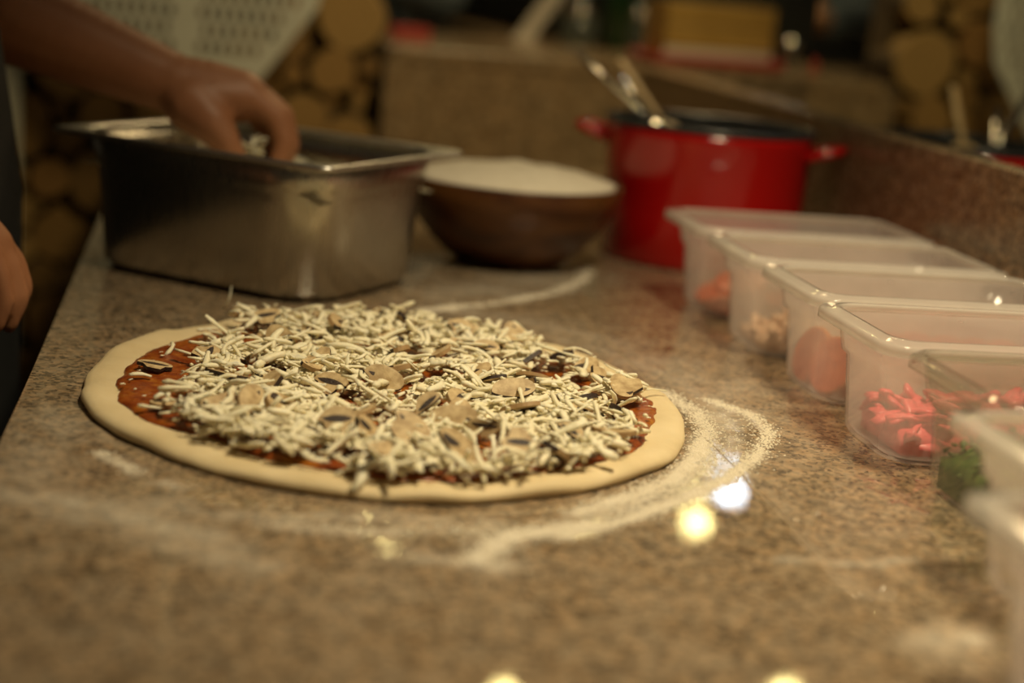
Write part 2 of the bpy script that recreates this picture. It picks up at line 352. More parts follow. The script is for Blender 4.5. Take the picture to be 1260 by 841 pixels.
def flour_amount(P):
    """P (n,2) -> flour 0..1"""
    tot = np.zeros(len(P))
    nz = np.array([mnoise.noise(Vector((x*22, y*22, 3.1))) for x, y in P])
    nz2 = np.array([mnoise.noise(Vector((x*70, y*70, 9.7))) for x, y in P])
    rad = np.hypot((P[:, 0]-0.15)/0.235, (P[:, 1]-1.27)/0.275); ang = np.arctan2(P[:, 1]-1.27, P[:, 0]-0.15)
    stk = np.array([mnoise.noise(Vector((r*17, a*1.6, 0.5))) + 0.6*mnoise.noise(Vector((r*44, a*3.0, 4.5))) for r, a in zip(rad, ang)])
    for pl, w, s in STROKES:
        d = np.full(len(P), 9.0)
        for a, b in zip(pl[:-1], pl[1:]):
            a = np.array(a); b = np.array(b); ab = b-a
            t = np.clip(((P-a) @ ab)/(ab @ ab), 0, 1)
            d = np.minimum(d, np.linalg.norm(P-(a+t[:, None]*ab), axis=1))
        ww = w*(1+0.7*nz+0.35*nz2)
        g = np.exp(-(d/np.maximum(ww, w*0.2))**2)
        tot = np.maximum(tot, s*g*np.clip(1+0.35*nz2+0.75*stk, 0.15, 1.6))
    base = 0.05+0.05*nz
    return np.clip(tot+np.clip(base, 0, 1), 0, 1)
def slab(x0, x1, y0, y1, z0, z1, step):
    nx = max(2, int((x1-x0)/step)+1); 
    ys = list(np.arange(y0, 2.0, step)) + list(np.linspace(2.0, y1, 24))
    xs = np.linspace(x0, x1, nx); ny = len(ys)
    v = [(x, y, z1) for y in ys for x in xs]
    f = [(j*nx+i, j*nx+i+1, (j+1)*nx+i+1, (j+1)*nx+i) for j in range(ny-1) for i in range(nx-1)]
    fl = flour_amount(np.array([(p[0], p[1]) for p in v]))
    ring = [j for j in range(nx)] + [j*nx+nx-1 for j in range(1, ny)] + [(ny-1)*nx+i for i in range(nx-2, -1, -1)] + [j*nx for j in range(ny-2, 0, -1)]
    b0 = len(v); e = 0.0007
    for r in ring:
        x, y, z = v[r]
        v.append((min(max(x, x0), x1) + (-e if x <= x0 else e if x >= x1 else 0), y + (-e if y <= y0 else e if y >= y1-1e-6 else 0), z1-e))
    for r in ring: 
        x, y, z = v[b0+ring.index(r)] if False else v[r]
        v.append((x + (-e if x <= x0 else e if x >= x1 else 0), y + (-e if y <= y0 else e if y >= y1-1e-6 else 0), z0))
    m = len(ring)
    for i in range(m):
        k = (i+1) % m
        f.append((ring[k], ring[i], b0+i, b0+k)); f.append((b0+k, b0+i, b0+m+i, b0+m+k))
    f.append(tuple(b0+m+i for i in range(m-1, -1, -1)))
    o = from_py('stone_slab', v, f, 'granite_top', worktop)
    at = o.data.attributes.new('flour', 'FLOAT', 'POINT'); vals = np.zeros(len(v)); vals[:len(fl)] = fl; at.data.foreach_set('value', vals)
    return o
e = 0.0007
slab(X0+e, XS-0.0003-e, Y0, Y1-e, -0.03, 0.0, 0.0062)
slab(XS+0.0003+e, X1-e, Y0, Y1-e, -0.03, 0.0, 0.0085)
box('seam_filler', (XS-0.004, XS+0.004, Y0, Y1-0.01, -0.025, -0.0003), 'seam_grout', worktop, bev=0)
box('cabinet', (X0+0.03, X1, Y0+0.03, Y1, FLOOR_Z, -0.0305), 'cabinet_front', worktop, bev=0)

# side upstand, mirror partition, back upstand with bar ledge
tag(box('wall_upstand_right', (X1, X1+0.06, Y0, 3.02, -0.03, 0.193), 'granite', bev=0.002), 'low granite upstand along the right of the worktop', kind='structure')
mir = thing('wall_mirror', 'mirror panel standing on the granite upstand on the right', 'mirror', (0.83, 1.2, 0.193))
box('mirror_glass', (-0.020, -0.014, -1.05, 0.97, 0.0005, 0.235), 'mirror', mir, bev=0)
box('backing_board', (-0.0138, 0.015, -1.05, 0.97, 0.0005, 0.235), 'dark_wall', mir, bev=0.001)
tag(box('wall_upstand_back', (0.31, 1.75, 3.02, 3.10, -0.6, 0.1715), 'granite', bev=0.001), 'granite upstand closing the far end of the worktop', kind='structure')
bar = thing('bar_ledge', 'brown granite bar ledge on top of the back upstand', 'ledge', (0, 3.02, 0.172))
box('ledge_slab', (0.312, 1.75, -0.004, 0.8, 0.0, 0.025), 'granite', bar, bev=0.002)
box('ledge_slab', (0.66, 1.75, 0.802, 3.4, 0.0, 0.025), 'granite', bar, bev=0.002)
box('ledge_slab', (-0.5, 0.31, 0.32, 0.80, 0.0, 0.025), 'granite', bar, bev=0.002)

# ------------------------------------------------------------------ log wall
LY = 3.05
wl = box('wall_logs', (-0.46, 0.306, LY+0.06, LY+0.15, FLOOR_Z, 0.9), 'log_bark', bev=0); tag(wl, 'wall faced with the sawn ends of round logs', kind='structure')
log_meshes = []
for k in range(9):
    n = 14; ph = [random.random()*6.28 for _ in range(3)]
    rad = [1+0.07*sin(2*2*pi*i/n+ph[0])+0.05*sin(3*2*pi*i/n+ph[1])+0.03*sin(5*2*pi*i/n+ph[2]) for i in range(n)]
    v, f = [], []
    for (s, y) in ((0.93, -0.5), (1.0, -0.45), (1.0, 0.5)):
        for i in range(n): v.append((s*rad[i]*0.93*cos(2*pi*i/n), y, s*rad[i]*0.93*sin(2*pi*i/n)))
    for j in range(2):
        for i in range(n):
            q = (i+1) % n; f.append((j*n+i, (j+1)*n+i, (j+1)*n+q, j*n+q))
    f.append(tuple(range(n))); f.append(tuple(range(3*n-1, 2*n-1, -1)))
    me = bpy.data.meshes.new('log'); me.from_pydata(v, [], f); me.materials.append(MATS['log_end']); log_meshes.append(me)
placed = [(0.243, 0.242, 0.069), (0.165, 0.05, 0.05)]
rl = random.Random(3)
for r0, tries in ((0.062, 260), (0.05, 500), (0.04, 900), (0.030, 1800), (0.021, 3500), (0.014, 3500)):
    for _ in range(tries):
        r = r0*rl.uniform(0.9, 1.12); x = rl.uniform(-0.44+r, 0.306-r*0.95); z = rl.uniform(-0.62, 0.42)
        if all((x-a)**2+(z-b)**2 > ((r+c)*0.92)**2 for a, b, c in placed): placed.append((x, z, r))
for x, z, r in placed[:300]:
    o = bpy.data.objects.new('log', rl.choice(log_meshes)); COL.objects.link(o); o.parent = wl
    o.scale = (r*1.06, 0.14, r*1.06); o.location = (x, LY+0.065+rl.uniform(-0.022, 0.012), z); o.rotation_euler = (rl.uniform(-.04, .04), rl.uniform(0, 6.28), rl.uniform(-.04, .04))
tp = box('trim_1', (-0.385, -0.335, LY-0.03, LY+0.02, FLOOR_Z, 0.9), 'white_paint', bev=0.003); tag(tp, 'narrow white painted post beside the log wall', kind='structure')

# ------------------------------------------------------------------ perforated pizza peel on the log wall
def peel():
    t = thing('pizza_peel', 'large white perforated pizza peel hanging on the log wall', 'pizza peel', (-0.05, 2.90, 0.122))
    # outline of blade in local x,z; blade made as a grid with slot holes
    out = [(-0.075, 0), (0.128, 0.0), (0.175, 0.065), (0.224, 0.135), (0.236, 0.20), (0.236, 0.46), (0.20, 0.52), (-0.20, 0.52), (-0.236, 0.46), (-0.236, 0.20), (-0.224, 0.135), (-0.175, 0.065), (-0.128, 0)]
    bm = bmesh.new(); vs_ = [bm.verts.new((x, 0, z)) for x, z in out]; edges = [bm.edges.new((vs_[i], vs_[(i+1) % len(vs_)])) for i in range(len(vs_))]
    row, z = 0, 0.052
    while z < 0.47:
        x = 0.026 + (0.0080 if row % 2 else 0)
        while x < 0.205:
            for s in (-1, 1):
                if inside((s*x+0.022*(1 if s*x > 0 else -1), z-0.022), out) and inside((s*x+0.018*s, z+0.02), out):
                    hs = [bm.verts.new((s*x+dx, 0, z+dz)) for dx, dz in ((-0.0054, -0.0070), (0, -0.0100), (0.0054, -0.0070), (0.0054, 0.0070), (0, 0.0100), (-0.0054, 0.0070))]
                    edges += [bm.edges.new((hs[i], hs[(i+1) % 6])) for i in range(6)]
            x += 0.0190
        z += 0.0295; row += 1
    bmesh.ops.triangle_fill(bm, use_beauty=True, use_dissolve=False, edges=edges)
    r = bmesh.ops.extrude_face_region(bm, geom=list(bm.faces))
    for el in r['geom']:
        if isinstance(el, bmesh.types.BMVert): el.co.y += 0.003
    from_bm('blade', bm, 'peel_coating', t)
    v, f = tube([(0, 0.006, 0.44), (0, 0.006, 0.60), (0, 0.006, 1.05)], 0.016, 14); h = from_py('handle', v, f, 'peel_coating', t, True)
    v, f = tube(bez((0, 0.006, 0.98), (0, 0.05, 0.98), (0, 0.145, 0.96), 6), 0.006, 8); from_py('hook', v, f, 'dark_metal', t, True)
    return t
peel()

# ------------------------------------------------------------------ pizza
PIZ = [(-0.086, 1.207), (-0.087, 1.267), (-0.079, 1.334), (-0.062, 1.387), (-0.041, 1.437), (-0.021, 1.443), (0.016, 1.482), (0.054, 1.515), (0.14, 1.540), (0.211, 1.532), (0.271, 1.505), (0.310, 1.455), (0.346, 1.41), (0.375, 1.35), (0.386, 1.288), (0.385, 1.225), (0.371, 1.166), (0.347, 1.11), (0.311, 1.068), (0.262, 1.03), (0.201, 1.005), (0.146, 0.995), (0.094, 1.004), (0.047, 1.022), (0.005, 1.052), (-0.034, 1.098), (-0.064, 1.144)]
SAU = [(-0.062, 1.235), (-0.058, 1.287), (-0.040, 1.345), (-0.010, 1.395), (0.03, 1.435), (0.075, 1.466), (0.136, 1.484), (0.234, 1.472), (0.301, 1.412), (0.346, 1.342), (0.361, 1.276), (0.363, 1.226), (0.345, 1.167), (0.319, 1.113), (0.275, 1.062), (0.217, 1.029), (0.157, 1.018), (0.106, 1.025), (0.060, 1.052), (0.023, 1.085), (-0.014, 1.121), (-0.038, 1.145), (-0.054, 1.183)]
PC = Vector((0.15, 1.26, 0))
pizza = thing('pizza', 'raw round pizza topped with tomato sauce, grated cheese and mushrooms', 'pizza', (PC.x, PC.y, 0.0))
po = smooth_closed(PIZ, 200); pe = [(x-PC.x, y-PC.y) for x, y in po]
pe = [(x*(1+0.010*mnoise.noise(Vector((x*26, y*26, 2.2)))), y*(1+0.010*mnoise.noise(Vector((x*26, y*26, 2.2))))) for x, y in pe]
def ring_mesh(outl, prof, center_z, wob=0.0):
    n = len(outl); v, f = [], []
    for j, (s, z) in enumerate(prof):      # s: metres inward from the outline
        for i, (x, y) in enumerate(outl):
            d = sqrt(x*x+y*y); k = (d-s)/d
            v.append((x*k, y*k, z + wob*mnoise.noise(Vector((x*k*24, y*k*24, 1.7)))*(0 if z < 0.002 else 1)))
    for j in range(len(prof)-1):
        for i in range(n):
            q = (i+1) % n; f.append((j*n+i, j*n+q, (j+1)*n+q, (j+1)*n+i))
    f.append(tuple(range(n-1, -1, -1)))
    m = (len(prof)-1)*n; v.append((0, 0, center_z)); c = len(v)-1
    for i in range(n): f.append((m+i, m+(i+1) % n, c))
    return v, f
v, f = ring_mesh(pe, [(0.006, 0.0), (0.002, 0.001), (0.0, 0.0030), (0.0, 0.0052), (0.0018, 0.0078), (0.006, 0.0096), (0.012, 0.0104), (0.019, 0.0102), (0.026, 0.0092), (0.034, 0.0085), (0.07, 0.0080), (0.15, 0.0080)], 0.0080, 0.0030)
from_py('dough', v, f, 'dough', pizza, True)
so = smooth_closed(SAU, 240)
so = [(x-PC.x, y-PC.y) for x, y in so]
so2 = []
for i, (x, y) in enumerate(so):
    k = 1 + 0.022*mnoise.noise(Vector((x*40, y*40, 5))) + 0.012*mnoise.noise(Vector((x*110, y*110, 8))); so2.append((x*k, y*k))
v, f = ring_mesh(so2, [(0.0, 0.0080), (0.0015, 0.0108), (0.006, 0.0120), (0.02, 0.0120), (0.05, 0.0115), (0.1, 0.0115)], 0.0115, 0.0022)
from_py('sauce', v, f, 'sauce', pizza, True)

# --- shreds of cheese: a few shared shapes
rc = random.Random(11)
def shred_geo(rnd, L, w):
    n = 6; pts = []; bend = rnd.choice((rnd.uniform(-0.3, 0.3), rnd.uniform(-1.3, 1.3)))*L; arch = rnd.uniform(-0.05, 0.28)*L; tw = rnd.uniform(-0.15, 0.15)*L
    for i in range(n):
        t = i/(n-1)-0.5
        pts.append(((t*L), bend*(t*t-0.08)+tw*t**3*4, arch*(0.25-t*t)))
    rad = [w*k for k in (0.72, 0.95, 1.0, 1.0, 0.92, 0.68)]
    return tube(pts, [r*rnd.uniform(0.68, 1.25) for r in rad], 6, rnd.uniform(0.38, 0.75))
shred_mesh = []
for k in range(16):
    v, f = shred_geo(rc, rc.uniform(0.014, 0.038), rc.uniform(0.0019, 0.0037))
    me = bpy.data.meshes.new('cheese_shred'); me.from_pydata([tuple(p) for p in v], [], f); me.materials.append(MATS['cheese' if k % 3 else 'cheese_pale']); me.shade_smooth(); shred_mesh.append(me)
CH = [(0.045, 1.470), (0.022, 1.40), (0.000, 1.345), (-0.010, 1.29), (-0.004, 1.24), (-0.012, 1.20), (-0.024, 1.17), (-0.012, 1.115), (0.026, 1.066), (0.081, 1.024), (0.146, 1.005), (0.215, 1.016), (0.279, 1.060), (0.326, 1.134), (0.350, 1.20), (0.350, 1.288), (0.312, 1.380), (0.266, 1.456), (0.189, 1.490), (0.112, 1.492)]
CHS = smooth_closed(CH, 90)
SPARSE = [(-0.03, 1.30, 0.045), (0.335, 1.335, 0.020), (0.345, 1.21, 0.014), (0.335, 1.16, 0.018), (0.02, 1.40, 0.03), (0.10, 1.21, 0.012), (0.155, 1.20, 0.014), (0.27, 1.15, 0.014), (0.21, 1.13, 0.014), (0.11, 1.10, 0.016), (0.225, 1.05, 0.018), (0.27, 1.26, 0.012), (0.06, 1.17, 0.010)]
MUSH = [(-0.035, 1.272), (-0.025, 1.165), (0.006, 1.293), (0.012, 1.137), (0.038, 1.134), (0.096, 1.282), (0.096, 1.096), (0.112, 1.114), (0.139, 1.212), (0.160, 1.32), (0.165, 1.136), (0.194, 1.173), (0.24, 1.343), (0.268, 1.265), (0.304, 1.326), (0.218, 1.052), (0.244, 1.046), (0.336, 1.222), (0.318, 1.158), (0.318, 1.305), (0.264, 1.243), (0.22, 1.262), (0.086, 1.267), (0.059, 1.154), (0.172, 1.045), (0.125, 1.035), (0.263, 1.096), (0.295, 1.095), (0.02, 1.225), (0.07, 1.35), (0.12, 1.40), (0.18, 1.43), (0.23, 1.415), (0.11, 1.455), (0.055, 1.42), (0.20, 1.09), (0.145, 1.085), (0.29, 1.19), (0.24, 1.20), (0.15, 1.255)]
def bumpy(x, y):
    b = 0.0112 + 0.0068*mnoise.noise(Vector((x*21, y*21, 4.2))) + 0.003*mnoise.noise(Vector((x*55, y*55, 1.2)))
    return max(0.0, b)
def cheese_ok(x, y, rnd):
    if not inside((x, y), CHS): return False
    for sx, sy, r in SPARSE:
        d = sqrt((x-sx)**2+(y-sy)**2)/r
        if d < 1 and rnd.random() > 0.12+0.3*d*d: return False
    if mnoise.noise(Vector((x*34, y*34, 7.7))) > 0.20 and rnd.random() < 0.82: return False
    return True
def rand_mat(x, y, z, rnd, tilt=0.35, s=1.0):
    return Matrix.Translation((x-PC.x, y-PC.y, z)) @ Matrix.Rotation(5.5*mnoise.noise(Vector((x*26, y*26, 13.0))) + rnd.gauss(0, 0.75), 4, 'Z') @ Matrix.Rotation(rnd.gauss(0, tilt), 4, 'Y') @ Matrix.Rotation(rnd.gauss(0, tilt), 4, 'X') @ Matrix.Scale(s, 4)
# buried and small shreds, too many to pick apart
bulk_v, bulk_f = [], []
gn = {}
STEP = 0.0028
def mask(x, y):
    if not inside((x, y), CHI): return False
    for sx, sy, r in SPARSE:
        if (x-sx)**2+(y-sy)**2 < (r*0.85)**2: return False
    return mnoise.noise(Vector((x*34, y*34, 7.7))) < 0.08
CHI = [(PC.x+(x-PC.x)*0.96, PC.y+(y-PC.y)*0.96) for x, y in CHS]
def gvert(i, j):
    if (i, j) not in gn:
        x, y = -0.06+i*STEP, 0.99+j*STEP
        gn[(i, j)] = len(bulk_v); bulk_v.append(Vector((x-PC.x+rc.uniform(-.001, .001), y-PC.y+rc.uniform(-.001, .001), 0.0125 + bumpy(x, y)*0.62 + rc.uniform(-0.0012, 0.0014))))
    return gn[(i, j)]
for i in range(160):
    for j in range(186):
        if mask(-0.06+(i+.5)*STEP, 0.99+(j+.5)*STEP): bulk_f.append((gvert(i, j), gvert(i+1, j), gvert(i+1, j+1), gvert(i, j+1)))
cnt = 0
while cnt < 3200:
    x, y = rc.uniform(-0.05, 0.37), rc.uniform(1.0, 1.5)
    if not cheese_ok(x, y, rc): continue
    cnt += 1
    small = rc.random() < 0.62
    v, f = shred_geo(rc, rc.uniform(0.0025, 0.007) if small else rc.uniform(0.010, 0.030), rc.uniform(0.0012, 0.0027) if small else rc.uniform(0.0019, 0.0040))
    M = rand_mat(x, y, 0.0135 + bumpy(x, y)*rc.uniform(0.0, 1.0)**0.7, rc)
    b = len(bulk_v); bulk_v += [M @ Vector(p) for p in v]; bulk_f += [tuple(i+b for i in q) for q in f]
for _ in range(330):                                   # crumbs scattered on bare sauce
    x, y = rc.uniform(-0.06, 0.36), rc.uniform(1.03, 1.47)
    if not inside((x-PC.x, y-PC.y), so2): continue
    v, f = shred_geo(rc, rc.uniform(0.0015, 0.005), rc.uniform(0.0006, 0.0014)); M = rand_mat(x, y, 0.0142, rc, 0.2)
    b = len(bulk_v); bulk_v += [M @ Vector(p) for p in v]; bulk_f += [tuple(i+b for i in q) for q in f]
tag(from_py('grated_cheese', bulk_v, bulk_f, 'cheese', pizza, True), kind='stuff')
cnt = 0
while cnt < 285:
    x, y = rc.uniform(-0.05, 0.37), rc.uniform(1.0, 1.5)
    if not cheese_ok(x, y, rc): continue
    o = bpy.data.objects.new('cheese_shred', rc.choice(shred_mesh)); COL.objects.link(o); o.parent = pizza
    o.matrix_basis = rand_mat(x, y, 0.0150 + bumpy(x, y), rc, 0.30, rc.uniform(0.8, 1.2)); cnt += 1
for x, y, z, a, ty in ((0.024, 1.500, 0.026, 0.4, -1.25), (-0.024, 1.335, 0.0155, 1.3, -0.3), (-0.045, 1.245, 0.0155, 0.3, 0.1), (-0.033, 1.155, 0.0155, 0.0, 0.1), (0.005, 1.232, 0.0165, 0.2, 0), (-0.004, 1.255, 0.0165, -0.3, 0), (0.352, 1.292, 0.0165, 0.9, 0), (0.372, 1.262, 0.016, 0.2, .1), (0.005, 1.41, 0.016, 0.5, 0)):
    o = bpy.data.objects.new('cheese_shred', shred_mesh[cnt % 16]); COL.objects.link(o); o.parent = pizza; cnt += 1
    o.matrix_basis = Matrix.Translation((x-PC.x, y-PC.y, z)) @ Matrix.Rotation(a, 4, 'Z') @ Matrix.Rotation(ty, 4, 'Y') @ Matrix.Scale(0.75, 4)

# --- mushroom slices: cap and stem silhouette, dark gills between
def mushroom_mesh(rnd):
    """slice across a mushroom: lopsided cap, stub of stem, a dark crescent of gills"""
    R = rnd.uniform(0.0115, 0.0180); th = rnd.uniform(0.0026, 0.0042); asp = rnd.uniform(0.62, 0.95); lop = rnd.uniform(-0.3, 0.3)
    ol = []
    n = 22; stem = rnd.random() < 0.55; sd = rnd.uniform(0.25, 0.7)
    for i in range(n):
        a = 2*pi*i/n; x, y = R*cos(a), R*asp*sin(a)
        if sin(a) < 0: y *= 0.30
        if stem and -2.05 < (a if a < pi else a-2*pi) < -1.1: y -= R*sd
        ol.append((x*(1+lop*y/R) + 0.04*R*sin(3*a), y + 0.05*R*sin(2*a+lop*5)))
    curl = rnd.uniform(-14, 16)
    def Z(x, y, z): return z + curl*(x*x*0.7+y*y*0.4)*0.5
    v, f, mi = [], [], []
    for z in (-th/2, th/2): v += [(x, y, Z(x, y, z)) for x, y in ol]
    f += [tuple(range(n-1, -1, -1)), tuple(range(n, 2*n))]; mi += [0, 0]
    for i in range(n):
        k = (i+1) % n; f.append((i, k, n+k, n+i)); mi.append(2 if i < n//2 else 1)
    lo, hi = rnd.choice(((-0.80, 0.80), (-0.80, 0.80), (-0.82, 0.10), (-0.1, 0.82))); m = 9; up_, lo_ = [], []
    tk = rnd.uniform(0.32, 0.60)
    for q in range(m):
        t = q/(m-1); x = lo+(hi-lo)*t; ya = 0.34*(1-x*x)-0.02; w = tk*sin(pi*t)**0.7
        up_.append((x*R, R*asp*ya)); lo_.append((x*R, R*asp*(ya-w-0.01)))
    g = (up_ + lo_[::-1])[::-1]
    b = len(v); c = len(g)
    for z in (-th*0.56, th*0.56): v += [(x, y, Z(x, y, z)) for x, y in g]
    f += [tuple(b+i for i in range(c-1, -1, -1)), tuple(b+c+i for i in range(c))]; mi += [1, 1]
    for i in range(c):
        k = (i+1) % c; f.append((b+i, b+k, b+c+k, b+c+i)); mi.append(1)
    me = bpy.data.meshes.new('mushroom_slice'); me.from_pydata(v, [], f)
    for k in ('mushroom_flesh', 'mushroom_gill', 'mushroom_skin'): me.materials.append(MATS[k])
    me.polygons.foreach_set('material_index', mi); return me
rm = random.Random(5); mush_meshes = [mushroom_mesh(rm) for _ in range(14)]
while len(MUSH) < 60:
    x, y = rm.uniform(0.0, 0.34), rm.uniform(1.04, 1.47)
    if inside((x, y), CHS) and all((x-a)**2+(y-b)**2 > 0.022**2 for a, b in MUSH): MUSH.append((x, y))
for i, (x, y) in enumerate(MUSH):
    flat = i in (0, 2, 17, 19)
    o = bpy.data.objects.new('mushroom_slice', rm.choice(mush_meshes)); COL.objects.link(o); o.parent = pizza
    bare = x < -0.01
    z = 0.0165 if bare else (0.0138 if i < 40 else 0.0110) + bumpy(x, y)*0.80
    tx = rm.uniform(0.0, 0.3) if (flat or bare) else rm.choice((rm.uniform(0.3, 0.8), rm.uniform(0.7, 1.35), rm.uniform(0.5, 1.0), rm.uniform(-0.6, -0.1)))
    rz_ = rm.gauss(0, 0.9)
    if i in (17, 19): tx, rz_ = 0.25, 0.2
    o.matrix_basis = Matrix.Translation((x-PC.x, y-PC.y, z + 0.006*abs(sin(tx)))) @ Matrix.Rotation(rz_, 4, 'Z') @ Matrix.Rotation(tx, 4, 'X') @ Matrix.Rotation(rm.uniform(-0.3, 0.3), 4, 'Y') @ Matrix.Rotation(rm.uniform(0, 6.28) if flat else rm.gauss(pi*(i % 2), 0.6), 4, 'Z')

# loose flour ridges on the stone
def flour_ridges():
    rf = random.Random(21); v, f = [], []
    octa = [(1, 0, 0), (-1, 0, 0), (0, 1, 0), (0, -1, 0), (0, 0, 1), (0, 0, -0.4)]
    of = [(0, 2, 4), (2, 1, 4), (1, 3, 4), (3, 0, 4), (2, 0, 5), (1, 2, 5), (3, 1, 5), (0, 3, 5)]
    plan = [(STROKES[0], 2600, 0.006), (STROKES[1], 2600, 0.0045), (STROKES[2], 900, 0.016), (STROKES[4], 1100, 0.008), (STROKES[12], 900, 0.007), (STROKES[8], 150, 0.004), (STROKES[5], 200, 0.006)]
    for (pl, w, s), n, sp in plan:
        seg = [(Vector((*a, 0)), Vector((*b, 0))) for a, b in zip(pl[:-1], pl[1:])]; ln = [(b-a).length for a, b in seg]
        for _ in range(n):
            a, b = rf.choices(seg, ln)[0]; p = a.lerp(b, rf.random()) + Vector((rf.gauss(0, sp), rf.gauss(0, sp), 0))
            if inside((p.x, p.y), po): continue
            r = rf.uniform(0.0003, 0.0011); k = len(v)
            q = Matrix.Rotation(rf.uniform(0, 6.28), 3, 'Z')
            v += [p + q @ Vector((c[0]*r*rf.uniform(.7, 1.5), c[1]*r, max(c[2]*r*0.8, 0) + 0.0001)) for c in octa]; f += [tuple(i+k for i in t) for t in of]
    o = from_py('loose_flour', v, f, 'flour'); tag(o, 'loose white flour swept into ridges around the pizza', 'flour', kind='stuff')
flour_ridges()

# ------------------------------------------------------------------ steel gastronorm pan
PAN_A = radians(54); PW, PL = 0.284/2, 0.345/2      # half sizes of the rim
pu = Vector((cos(PAN_A), sin(PAN_A), 0)); pv = Vector((-sin(PAN_A), cos(PAN_A), 0))
pc = Vector((0.113, 1.553, 0)) + pu*PW + pv*PL
pan = thing('steel_pan', 'deep brushed stainless steel pan under the reaching hand', 'pan', (pc.x, pc.y, 0), PAN_A)
fl = 0.011
bx, by = PW-fl, PL-fl
H = 0.145
v, f = loft([(bx-0.030, by-0.030, 0.050, 0.0), (bx-0.020, by-0.020, 0.060, 0.0025), (bx-0.013, by-0.013, 0.066, 0.012), (bx-0.006, by-0.006, 0.070, H*0.75), (bx-0.004, by-0.004, 0.070, H*0.80), (bx, by, 0.066, H-0.004),
             (bx-0.0015, by-0.0015, 0.0645, H-0.003), (bx-0.0055, by-0.0055, 0.068, H*0.80), (bx-0.0145, by-0.0145, 0.064, 0.013), (bx-0.022, by-0.022, 0.058, 0.005), (bx-0.045, by-0.045, 0.035, 0.004)])
body = from_py('body', v, f, 'brushed_steel', pan, True)
def frame_loft(secs):
    """closed ring of sections (first joins last)"""
    v, f = [], []; loops = [rrect(a, b, max(r, .0005)) for a, b, r, z in secs]; n = len(loops[0]); m = len(secs)
    for lp, s in zip(loops, secs): v += [(x, y, s[3]) for x, y in lp]
    for j in range(m):
        for i in range(n):
            k = (i+1) % n; j2 = (j+1) % m; f.append((j*n+i, j*n+k, j2*n+k, j2*n+i))
    return v, f
v, f = frame_loft([(bx-0.002, by-0.002, 0.065, H-0.004), (bx+0.004, by+0.004, 0.055, H-0.002), (PW-0.002, PL-0.002, 0.014, H-0.004), (PW, PL, 0.013, H-0.002), (PW-0.0005, PL-0.0005, 0.013, H+0.001), (PW-0.003, PL-0.003, 0.013, H+0.002), (bx+0.004, by+0.004, 0.056, H+0.001), (bx-0.003, by-0.003, 0.066, H-0.0005)])
from_py('rim', v, f, 'lit_rim_steel', pan, True)
# grated cheese heaped inside
rp = random.Random(31); hv, hf = [], []
heap_n = 18
def heap_h(x, y): return 0.105 + 0.02*mnoise.noise(Vector((x*14, y*14, 2))) + 0.030*math.exp(-((x-0.02)**2+(y-0.09)**2)/0.004) + 0.022*math.exp(-((x+0.07)**2+(y-0.06)**2)/0.003)
gx = np.linspace(-(bx-0.014), bx-0.014, heap_n); gy = np.linspace(-(by-0.014), by-0.014, heap_n)
hv = [(x, y, heap_h(x, y)) for y in gy for x in gx]; hf = [(j*heap_n+i, j*heap_n+i+1, (j+1)*heap_n+i+1, (j+1)*heap_n+i) for j in range(heap_n-1) for i in range(heap_n-1)]
for _ in range(420):
    x, y = rp.uniform(-bx+0.025, bx-0.025), rp.uniform(-by+0.025, by-0.025); v, f = shred_geo(rp, rp.uniform(0.012, 0.03), rp.uniform(0.0015, 0.0025))
    M = Matrix.Translation((x, y, heap_h(x, y)+0.002)) @ Matrix.Rotation(rp.uniform(0, 6.28), 4, 'Z') @ Matrix.Rotation(rp.gauss(0, .4), 4, 'Y')
    b = len(hv); hv += [M @ Vector(p) for p in v]; hf += [tuple(i+b for i in q) for q in f]
ch = from_py('cheese_heap', hv, hf, 'cheese_pale', None, True); ch.location = (pc.x, pc.y, 0); ch.rotation_euler = (0, 0, PAN_A)
tag(ch, 'heap of grated white cheese inside the steel pan', 'cheese', kind='stuff')

# ------------------------------------------------------------------ wooden bowl with flour
BC = (0.362, 1.93, 0.0)
bowl = thing('wooden_bowl', 'dark brown turned wooden bowl behind the steel pan', 'bowl', BC)
v, f = lathe([(0.046, 0.0), (0.055, 0.0005), (0.070, 0.006), (0.092, 0.024), (0.114, 0.050), (0.1285, 0.076), (0.1355, 0.101), (0.1335, 0.103), (0.1295, 0.101), (0.121, 0.076), (0.106, 0.052), (0.082, 0.028), (0.05, 0.012)], 72)
from_py('bowl_shell', v, f, 'bowl_wood', bowl, True)
rb = random.Random(2); n = 56; rr = [0.0, 0.02, 0.04, 0.06, 0.08, 0.095, 0.108, 0.116]
v = [(0, 0, 0.109)]; f = []
for j, r in enumerate(rr[1:]):
    for i in range(n):
        a = 2*pi*i/n; x, y = r*cos(a), r*sin(a)
        v.append((x, y, 0.092 + 0.017*(1-(r/0.116)**2) + 0.006*mnoise.noise(Vector((x*28, y*28, 3)))*(1-(r/0.116)**3)))
for i in range(n): f.append((0, 1+i, 1+(i+1) % n))
for j in range(len(rr)-2):
    for i in range(n):
        k = (i+1) % n; f.append((1+j*n+i, 1+(j+1)*n+i, 1+(j+1)*n+k, 1+j*n+k))
b0 = len(v); 
for i in range(n):
    a = 2*pi*i/n; v.append((0.100*cos(a), 0.100*sin(a), 0.066))
for i in range(n):
    k = (i+1) % n; f.append((1+6*n+i, b0+i, b0+k, 1+6*n+k))
f.append(tuple(b0+i for i in range(n-1, -1, -1)))
fo = from_py('flour_heap', v, f, 'flour', None, True); fo.location = (BC[0], BC[1], 0.0105); fo.scale = (1.085, 1.085, 1.0); tag(fo, 'white flour filling the wooden bowl to the brim', 'flour', kind='stuff')

